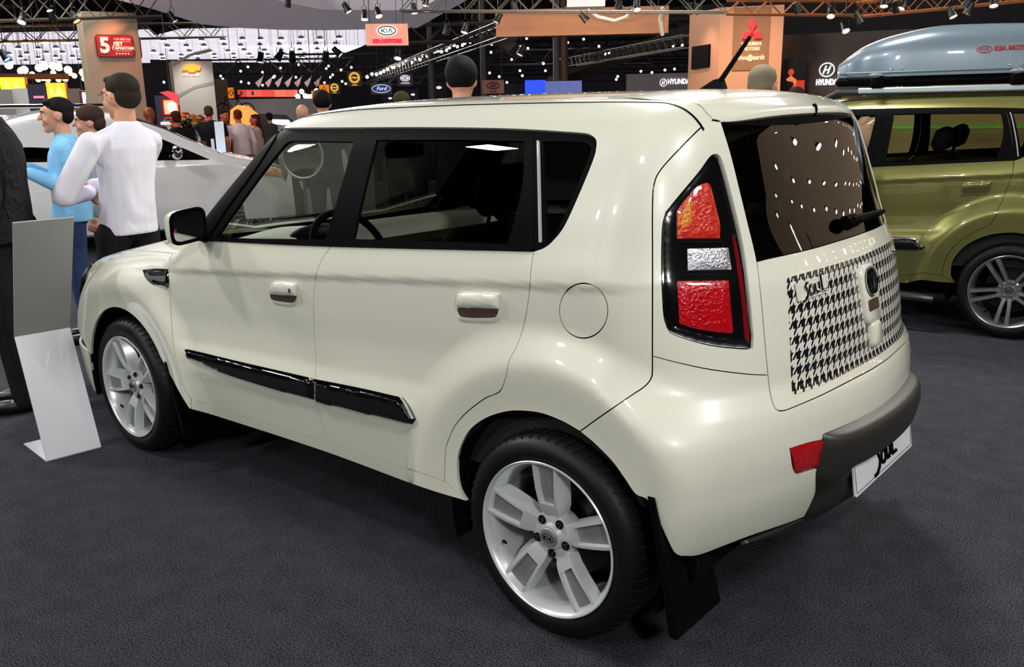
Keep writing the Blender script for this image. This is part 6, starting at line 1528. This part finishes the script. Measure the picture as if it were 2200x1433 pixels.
_p = at(2120, 200, 12.4); b = MB(); _f = facing(2120, 200, 12.4); b.box(-2.6, 2.9, -_f.translation.z, .36-_f.translation.z, -1.2, 1.1, mtx=_f, bev=.03); tag(b.build('display_platform', mat('platform_dark', (40, 38, 40), .4)), 'low dark platform under the bronze car', 'platform')

# ------------------------------------------------------------------ other cars
F_main = F
def green_car():
    root = empty('hatchback_car', (0, 0, 0), 0, 'olive green hatchback carrying a grey roof box, parked on the right', 'car')
    skip = {'licence_plate', 'wheel', 'antenna_base'}
    def recopy(o, par):
        c = o.copy(); COL.objects.link(c); c.parent = par
        for i, sl in enumerate(o.material_slots):
            if sl.material in (CREAM, GLASST): c.material_slots[i].link = 'OBJECT'; c.material_slots[i].material = GREEN if sl.material == CREAM else glassmat('smoked_glass', (.5, .5, .45))
        return c
    for ch in list(car.children):
        nm = ch.name.split('.')[0]
        if nm in skip: continue
        c = recopy(ch, root)
        for g in ch.children:
            if g.name.split('.')[0] in ('houndstooth_panel',): continue
            recopy(g, c)
    for cx, rt in ((0.0, 60), (2.55, 40)):
        for s in (1, -1): wheel_parts(root, cx, s, rt, 1, False)
    STEP = mat('step_chrome', (150, 150, 152), .15, 1)
    for s in (1, -1):
        q = MB(); q.tube([(0.46, s*.90, .24), (0.55, s*.91, .245), (2.0, s*.91, .245), (2.1, s*.90, .24)], .03, 10); q.build('side_step', STEP, root, True)
        q = MB(); q.tube([(-.28, s*.575, 1.615), (-.2, s*.575, 1.665), (1.30, s*.575, 1.665), (1.40, s*.575, 1.615)], [.02, .022, .022, .02], 8); ro = q.build('roof_rail', mat('rail_dark', (45, 50, 58), .4), root, True)
        q = MB(); q.box(.0, 1.15, s*.575-.028, s*.575+.028, 1.655, 1.695, bev=.008); q.build('rail_insert', mat('rail_silver', (190, 205, 210), .3, .5), ro)
    root.rotation_euler = (0, 0, R(6)); _p = on_plane(2166, 628, 2, .33); _v = Matrix.Rotation(R(6), 4, 'Z') @ Vector((0, .885, 0)); root.location = (_p[0]-_v.x, _p[1]-_v.y, 0)
    return root
grn = green_car()
gm = Matrix.Translation(grn.location) @ Matrix.Rotation(R(6), 4, 'Z')
# cross bars with feet, then the box
for i, xx in enumerate((.12, 1.02)):
    cb = empty('roof_crossbar', tuple(gm @ Vector((xx, 0, 1.68))), R(6), ('rear', 'front')[i]+' aluminium cross bar under the grey roof box', 'roof bar')
    q = MB(); q.tube([(0, -.66, .10), (0, .66, .10)], .022, 8, sq=.5); q.build('bar', mat('rail_silver', (190, 205, 210), .3, .5), cb, True)
    for s in (1, -1):
        q = MB(); q.box(-.05, .05, s*.575-.035, s*.575+.035, .0, .10, bev=.02); q.build('bar_foot', BLACKT, cb, True, 50)
        q = MB(); q.ball((0, s*.67, .10), .035, 10, 6, (1.2, .6, .5)); q.build('end_cap', mat('cap_grey', (120, 128, 135), .4), cb, True)
bx = empty('roof_box', tuple(gm @ Vector((.27, .10, 1.775))), R(6), 'grey streamlined roof box with red brand lettering on the green car', 'roof box')
BOX = mat('box_grey', (118, 134, 146), .28, .25, .4)
q = MB(); V = []; NX, NA = 44, 20
BXH = pchip([0, .02, .08, .2, .33, .5, .7, .9, .98, 1.0], [.06, .10, .185, .262, .300, .290, .255, .20, .12, .06])
hx_ = lambda t: .22*math.sin(math.pi*min(1, (t*1.02+.012)))**.42
for i in range(NX+1):
    t = i/NX; x = -1.10+2.2*t; hw = .36*(1-abs(2*t-1)**5)**.35 if 0 < t < 1 else .02
    ht = float(BXH(np.array([1-t]))[0])
    hw = max(hw, .25)
    for j in range(NA+1):
        a = math.pi*j/NA; c_, s_ = math.cos(a), math.sin(a); e = .45
        yy = hw*math.copysign(abs(c_)**e, c_); zz_ = .055+ht*abs(s_)**.6*(1-.10*math.exp(-((yy)/.10)**2)) if 0 < j < NA else .0
        V.append((x, yy, zz_))
q.add(V, [(i*(NA+1)+j, (i+1)*(NA+1)+j, (i+1)*(NA+1)+j+1, i*(NA+1)+j+1) for i in range(NX) for j in range(NA)]+[tuple(range(NA+1)), tuple(NX*(NA+1)+j for j in range(NA, -1, -1))])
q.build('box_lid', BOX, bx, True, 55)
q = MB(); q.box(-1.09, 1.09, -.36, .36, -.065, .0, bev=.025); q.build('box_base', BLACKT, bx)
q = MB(); q.tube([(-1.08, .25, .03), (-1.0, .365, .03), (1.0, .368, .03), (1.08, .25, .03)], .008, 6); q.build('lid_seam', BOX, bx, True)
RD = mat('lettering_red', (165, 40, 45), .4)
bm_ = Matrix.Translation(bx.location) @ Matrix.Rotation(R(6), 4, 'Z')
def on_box(px, py):
    iv = bm_.inverted(); c = iv @ Vector(tuple(CAM)); d = iv.to_3x3() @ Vector(tuple(pix(px, py))); t = (.368-c.y)/d.y; return c+d*t
q1 = on_box(2115, 106); q2 = on_box(2136, 104)
tf = frame((q2.x, .367, q2.z), (-1, 0, 0), (0, 0, 1))
text_mesh('brand_lettering', 'KIA MOTORS', .043, RD, bx, tf, .004, 'LEFT', offset=.002, sx=1.1)
of = frame((q1.x, .367, q1.z), (-1, 0, 0), (0, 0, 1)); oval_logo(of, .046, .022, bx, RD, .004, .003)
for k, x in enumerate((-.93, -.86, -.15, -.08, .62, .69)):
    q = MB(); q.ball((x, .366, .05+.0*k), .008, 8, 6); q.build('rivet', CHROME, bx, True)

# ---- plain road cars (surface of their own)
def make_F(L, wid, roofz, hoodz, xw0, xw1, xrear, kr=.25, tail=0.0):
    WL = pchip([.1, .3, .5, .75, .95], [wid-.08, wid-.03, wid, wid-.005, wid-.02]); ZRf = pchip([0, xw1*.5, xw1, xw0], [roofz-.14, roofz, roofz-.05, roofz-.3])
    ZHf = pchip([xw0-.3, xw0+.1, L-.35, L-.08, L], [hoodz+.05, hoodz, hoodz-.14, hoodz-.30, hoodz-.45])
    def Fn(P):
        x = P[:, 0]; y = np.abs(P[:, 1]); z = P[:, 2]
        w = np.where(z < .95, WL(np.minimum(z, .95)), wid-.02-(z-.95)*.36); w = w-.05*sstep((x-L+1.1)/1.0)
        for cx in (0.0, L-.95-xrear*0):
            d = np.sqrt((x-cx)**2+(z-.33)**2); fl = sstep((.55-d)/.18); w = w*(1-fl)+np.maximum(w, wid+.012)*fl
        top = smin(smax(z-(ZRf(x)-.09*y*y), (x-(xw0-.12*y*y)+(z-hoodz)*((xw0-xw1)/(roofz-hoodz)))/math.hypot(1, (xw0-xw1)/(roofz-hoodz)), .10), z-(ZHf(x)-.10*y*y), .06)
        f = smax(y-w, top, .14); f = smax(f, (xrear+.12*(z-.5)*(z > .5)+kr*y*y)-x, .15); f = smax(f, x-(L-.28*y*y-.25*(z-.55)**2), .28)
        return f
    return Fn
def road_car(px, py_, depth, heading, label, paint, Fn, L, xw0, xw1, hoodz, roofz, xrear, wheelx, windows, rails=False, name='car', wheels=True, mx=None):
    mx = mx or xw0-.42
    global F
    F = Fn
    root = empty(name, (0, 0, 0), 0, label, 'car'); ps = []
    def P(n, *a, **k): o = panel(n, *a, parent=root, **k); ps.append(o); return o
    sidep = [(xrear+.25, .30)]; 
    arch = lambda cx: wheel_arch_pts(cx, 190, -10, .37, .335)
    out = [(xrear+.22, .28)]+[q for q in arch(0)]+[(.6, .22), (wheelx-.6, .22)]+[q for q in arch(wheelx)]+[(L-.42, .28), (L-.40, .45), (L-.36, hoodz-.24), (L-1.0, hoodz-.07), (xw0, hoodz-.0)]
    beltx = windows['outline']
    top = windows['top']
    out += top+[(xrear+.30, hoodz+.1), (xrear+.2, .6)]
    hole = D3('side', [tuple(q)+(1,) if len(q) == 2 else q for q in beltx]+[beltx[0]], .05)
    P('body_side', D3('side', [tuple(q) for q in out]+[out[0]], .05), holes=[cat(hole)], dom='side', m=paint, h=.035)
    inv_ = cat(hole)
    P('window_frame', inv_, holes=[cat(D3('side', [q+(1,) for q in h_]+[h_[0]], .05)) for h_ in windows['panes']], dom='side', m=BLACKT, off=-.004, h=.06)
    for h_ in windows['panes']: P('window_pane', cat(D3('side', [q+(1,) for q in h_]+[h_[0]], .05)), dom='side', m=GLASST, off=-.012, h=.08, gap=-.005, thick=.003)
    tx = [(top[-1][0], .62)]
    yy = lambda x: .64
    rf = [(xrear+.28, -.55), (xrear+.28, .55), (xw1, .60), (xw1, -.60)]
    P('roof_panel', dom_inv('top', np.array([(xrear+.20, 0), (xrear+.25, .72), (xw1*.5, .76), (xw1+.02, .72), (xw1+.05, 0)])), dom='top', m=paint, h=.05)
    P('windscreen', dom_inv('top', np.array([(xw1+.05, 0), (xw1+.02, .66), (xw0-.12, .74), (xw0, 0)])), dom='top', m=GLASST, off=-.008, h=.05, thick=.004)
    P('bonnet', dom_inv('top', np.array([(xw0, 0), (xw0-.12, .90), (L-1.0, .86), (L-.38, .72), (L-.12, 0)])), dom='top', m=paint, h=.04)
    F_l = lambda u, v: dom_inv('wrapf', np.array([[u, v]]))
    P('front_bumper', dom_inv('wrapf', np.array([(0, .22), (0, hoodz-.28), (-.5, hoodz-.26), (-.85, hoodz-.25), (-1.02, .5), (-1.0, .26)])), dom='wrapf', m=paint, h=.05)
    P('rear_panel', dom_inv('wrap', np.array([(0, .3), (0, roofz-.12), (.85, roofz-.20), (1.02, .9), (1.02, .3)])), dom='wrap', m=paint, h=.05)
    hl_ = P('headlamp', dom_inv('wrapf', np.array([(-.62, hoodz-.32), (-.80, hoodz-.28), (-.88, hoodz-.18), (-.62, hoodz-.21)])), dom='wrapf', m=mat('amber_clear', (235, 150, 70), .15, 0, 1), off=.006, h=.03, bulge=.01)
    for o in list(ps): mirror(o)
    for s in (1, -1):
        q = MB(); q.ball((0, 0, 0), 1, 18, 12, (.07, .12, .085)); q.v = [(a+mx, s*(b_+.98), c+hoodz+.06) for a, b_, c in q.v]; mo_ = q.build('door_mirror', CHROME if 'white' in label else paint, root, True)
        q = MB(); q.box(mx-.03, mx+.04, min(s*.80, s*.92), max(s*.80, s*.92), hoodz-.01, hoodz+.03); q.build('mirror_arm', BLACKT, mo_)
        if rails:
            q = MB(); q.tube([(xrear+.5, s*.60, roofz-.06), (xrear+.65, s*.60, roofz+.04), (xw1-.2, s*.60, roofz+.04), (xw1-.05, s*.60, roofz-.06)], .022, 8); q.build('roof_rail', CHROME, root, True)
    q = MB(); q.box(xrear+.3, L-.5, -.7, .7, .2, hoodz-.25); q.box(xrear+.5, xw0-.2, -.60, .60, hoodz-.25, hoodz-.05); q.build('underbody', DARK, root)
    for sx_ in (1.55, .5):
        for sy_ in (.36, -.36):
            q = MB(); q.box(sx_-.1, sx_+.08, sy_-.23, sy_+.23, .6, roofz-.35, bev=.05); q.build('seat', SEATF, root)
    if wheels:
        for cx in (0.0, wheelx):
            for s in (1, -1): wheel_parts(root, cx, s, 30, 1, False)
    root.rotation_euler = (0, 0, R(heading)); F = F_main
    return root
def place(root, local, px, py, z):
    "move the car so that its point (x,y,z) stands where the photo shows it"
    p = on_plane(px, py, 2, z); v = Matrix.Rotation(root.rotation_euler.z, 4, 'Z') @ Vector(local); root.location = (p[0]-v.x, p[1]-v.y, 0)
WHITEP = mat('white_paint', (232, 232, 234), .25, 0, 1); SILV = mat('silver_paint', (178, 182, 186), .28, .6, 1); BRONZE = mat('bronze_paint', (205, 165, 130), .3, .4, 1)
wn = dict(outline=[(-.45, 1.12), (2.38, 1.03), (1.70, 1.38), (1.30, 1.50), (.8, 1.555), (.0, 1.55), (-.40, 1.44)], top=[(2.22, 1.26), (1.85, 1.44), (1.48, 1.55), (.8, 1.61), (.0, 1.61), (-.45, 1.52)],
          panes=[[(1.28, 1.10), (2.06, 1.06), (2.06, 1.18), (1.66, 1.37), (1.28, 1.46)], [(.25, 1.14), (1.16, 1.11), (1.16, 1.48), (.78, 1.52), (.25, 1.52)], [(-.38, 1.17), (.15, 1.15), (.15, 1.51), (-.02, 1.51), (-.34, 1.42)]])
Fw = make_F(3.70, .88, 1.67, 1.08, 2.70, 1.50, -.95)
wc = road_car(0, 0, 0, 0, 'white car with roof rails and sloping windscreen behind the man in the white shirt', WHITEP, Fw, 3.70, 2.70, 1.50, 1.08, 1.67, -.95, 2.85, wn, rails=True, mx=1.95)
wc.rotation_euler.z = R(-106); place(wc, (1.95, -.98, 1.12), 380, 335, 1.10)
ws_ = dict(outline=[(-.35, 1.12), (2.2, 1.05), (1.55, 1.55), (1.1, 1.60), (.0, 1.60), (-.3, 1.5)], top=[(1.62, 1.56), (1.25, 1.62), (.2, 1.64), (-.35, 1.58)],
           panes=[[(1.25, 1.12), (2.02, 1.10), (1.48, 1.50), (1.25, 1.54)], [(.3, 1.14), (1.15, 1.12), (1.15, 1.54), (.3, 1.54)], [(-.25, 1.16), (.2, 1.15), (.2, 1.54), (-.2, 1.48)]])
Fs = make_F(3.55, .90, 1.74, 1.06, 2.4, 1.6, -.85)
bz = road_car(0, 0, 0, 0, 'bronze car seen under the roof box on the right', BRONZE, Fs, 3.55, 2.4, 1.6, 1.06, 1.74, -.85, 2.65, ws_)
bz.rotation_euler.z = R(12); _v = Matrix.Rotation(R(12), 3, 'Z') @ Vector((1.0, 0, 0)); _q = at(2120, 200, 12.4); bz.location = (_q[0]-_v.x, _q[1]-_v.y, .36)

# ------------------------------------------------------------------ the visitors
JEANS = cloth('blue_jeans', (44, 62, 100), 14, .4); BLKT = cloth('black_trousers', (24, 24, 27), 10, .4)
arm_cross = {1: [(0, .20, 1.40), (.03, .34, 1.12), (.25, .06, 1.10)], -1: [(.02, -.165, 1.39), (.15, -.15, 1.13), (.26, .05, 1.14)]}
person(236, 161, 5.70, 6, 'man in a white shirt and black trousers seen from behind, arms folded', cloth('white_shirt', (226, 224, 238), 8, .9), BLKT, (38, 34, 26), arms=arm_cross, detail=2, glasses=True, headyaw=6, wide=.94, sleeve='long', lean=-.16, puff=1.15)
arm_fwd = {1: [(0, .19, 1.40), (-.01, .24, 1.12), (.24, .10, 1.24)], -1: [(0, -.19, 1.40), (.03, -.22, 1.13), (.25, -.05, 1.27)]}
person(121, 211, 7.1, 66, 'young man in a light blue sweater and jeans in profile', cloth('blue_sweater', (128, 190, 232), 8, .5), JEANS, (22, 18, 16), arms=arm_fwd, detail=2, sleeve='long', puff=1.15, wide=1.05)
person(190, 231, 7.8, 66, 'dark haired woman in profile between the blue sweater and white shirt', cloth('grey_top', (150, 160, 170), 8, .4), BLKT, (58, 40, 34), detail=2, female=True, hairstyle='bun')
arm_bag = {1: [(0, .20, 1.42), (-.02, .27, 1.12), (.26, .22, 1.00)], -1: [(0, -.20, 1.42), (-.02, -.27, 1.12), (.1, -.27, .9)]}
dj = person(-62, 140, 5.6, 60, 'man in a black padded jacket at the left edge, head out of frame', cloth('black_jacket', (24, 24, 30), 26, 1.0), BLKT, (20, 18, 16), arms=arm_bag, detail=2, wide=1.3)
person(318, 229, 14.2, -50, 'bald man in a dark suit before the beige column', cloth('dark_suit', (40, 30, 30), 8, .4), BLKT, (90, 45, 25), detail=1, hairstyle='bald', skin=mat('skin_red', (150, 70, 42), .5))
orange_lit_skin = mat('skin_orange_lit', (205, 100, 62), .5)  # orange hall light put into the skin colour
person(376, 239, 14.6, -10, 'young man in a black t-shirt behind the red counter', cloth('black_tee', (20, 18, 20), 10, .3), BLKT, (70, 30, 20), detail=1, sleeve='short', skin=orange_lit_skin)
person(447, 228, 17, -40, 'tall man in a black polo shirt seen from behind', cloth('black_polo', (16, 16, 20), 10, .3), BLKT, (80, 50, 30), detail=1, sleeve='short', skin=orange_lit_skin, wide=1.15)
person(478, 236, 18, 200, 'man in a brown shirt facing the camera among the visitors', cloth('brown_shirt', (110, 70, 35), 10, .3), BLKT, (40, 25, 20), detail=1, skin=orange_lit_skin)
person(512, 236, 17.2, -15, 'man in a pale pink shirt with rolled sleeves leaning forward', cloth('pale_shirt', (222, 200, 202), 9, .5), BLKT, (110, 40, 25), detail=1, lean=.12, skin=orange_lit_skin, sleeve='long')
person(548, 246, 17.8, 60, 'woman with long hair in a pale cardigan', cloth('cardigan', (190, 165, 155), 9, .4), BLKT, (70, 30, 20), detail=1, female=True, hairstyle='long', skin=orange_lit_skin)
person(578, 242, 20, -35, 'man in a dark grey jacket near the car windscreen pillar', cloth('grey_jacket', (62, 60, 60), 9, .4), BLKT, (35, 28, 26), detail=1, wide=1.1)
person(360, 252, 19, 40, 'man in a white shirt half hidden by the counter', cloth('white_shirt2', (215, 215, 205), 9, .4), BLKT, (120, 110, 90), detail=1)
for i, (px, py, d, lab) in enumerate(((400, 251, 30, 'far seated looking visitor left of the black polo shirt'), (416, 249, 30, 'far dark clothed visitor bending at a desk'), (464, 256, 28, 'far visitor between the two dark shirts'), (610, 246, 26, 'far visitor before the pale wall, nearest the car roof'), (602, 248, 27, 'far visitor before the pale wall, left one'))):
    person(px, py, d, 40*i, lab, BLKT, BLKT, (30, 25, 22), detail=0)
person(990, 128, 5.6, -55, 'dark haired person whose head shows above the car roof', cloth('dark_coat', (30, 30, 38), 9, .3), BLKT, (16, 14, 14), detail=1, hairstyle='thick')
person(691, 198, 9.5, -40, 'dark head above the front of the car roof', cloth('dark_coat', (30, 30, 38), 9, .3), BLKT, (16, 13, 13), detail=1, hairstyle='thick')
person(648, 223, 10.5, -40, 'pale bald head at the windscreen edge of the car roof', cloth('beige_coat', (150, 140, 120), 9, .3), BLKT, (150, 130, 110), detail=0, hairstyle='bald')
person(862, 197, 9.0, -50, 'orange lit head with dark hair above the car roof', cloth('dark_coat', (30, 30, 38), 9, .3), BLKT, (60, 55, 30), detail=0, skin=orange_lit_skin)
person(1640, 142, 5.8, -85, 'grey haired man seen from behind right of the antenna', cloth('dark_coat', (30, 30, 38), 9, .3), BLKT, (128, 118, 96), detail=1, hairstyle='short')
person(1712, 187, 9.8, -70, 'dark haired head in front of the black display board', cloth('dark_coat', (30, 30, 38), 9, .3), BLKT, (45, 25, 20), detail=0)
person(1792, 195, 9.8, -75, 'dark haired head right of the white wall emblem', cloth('dark_coat', (30, 30, 38), 9, .3), BLKT, (28, 22, 22), detail=0)
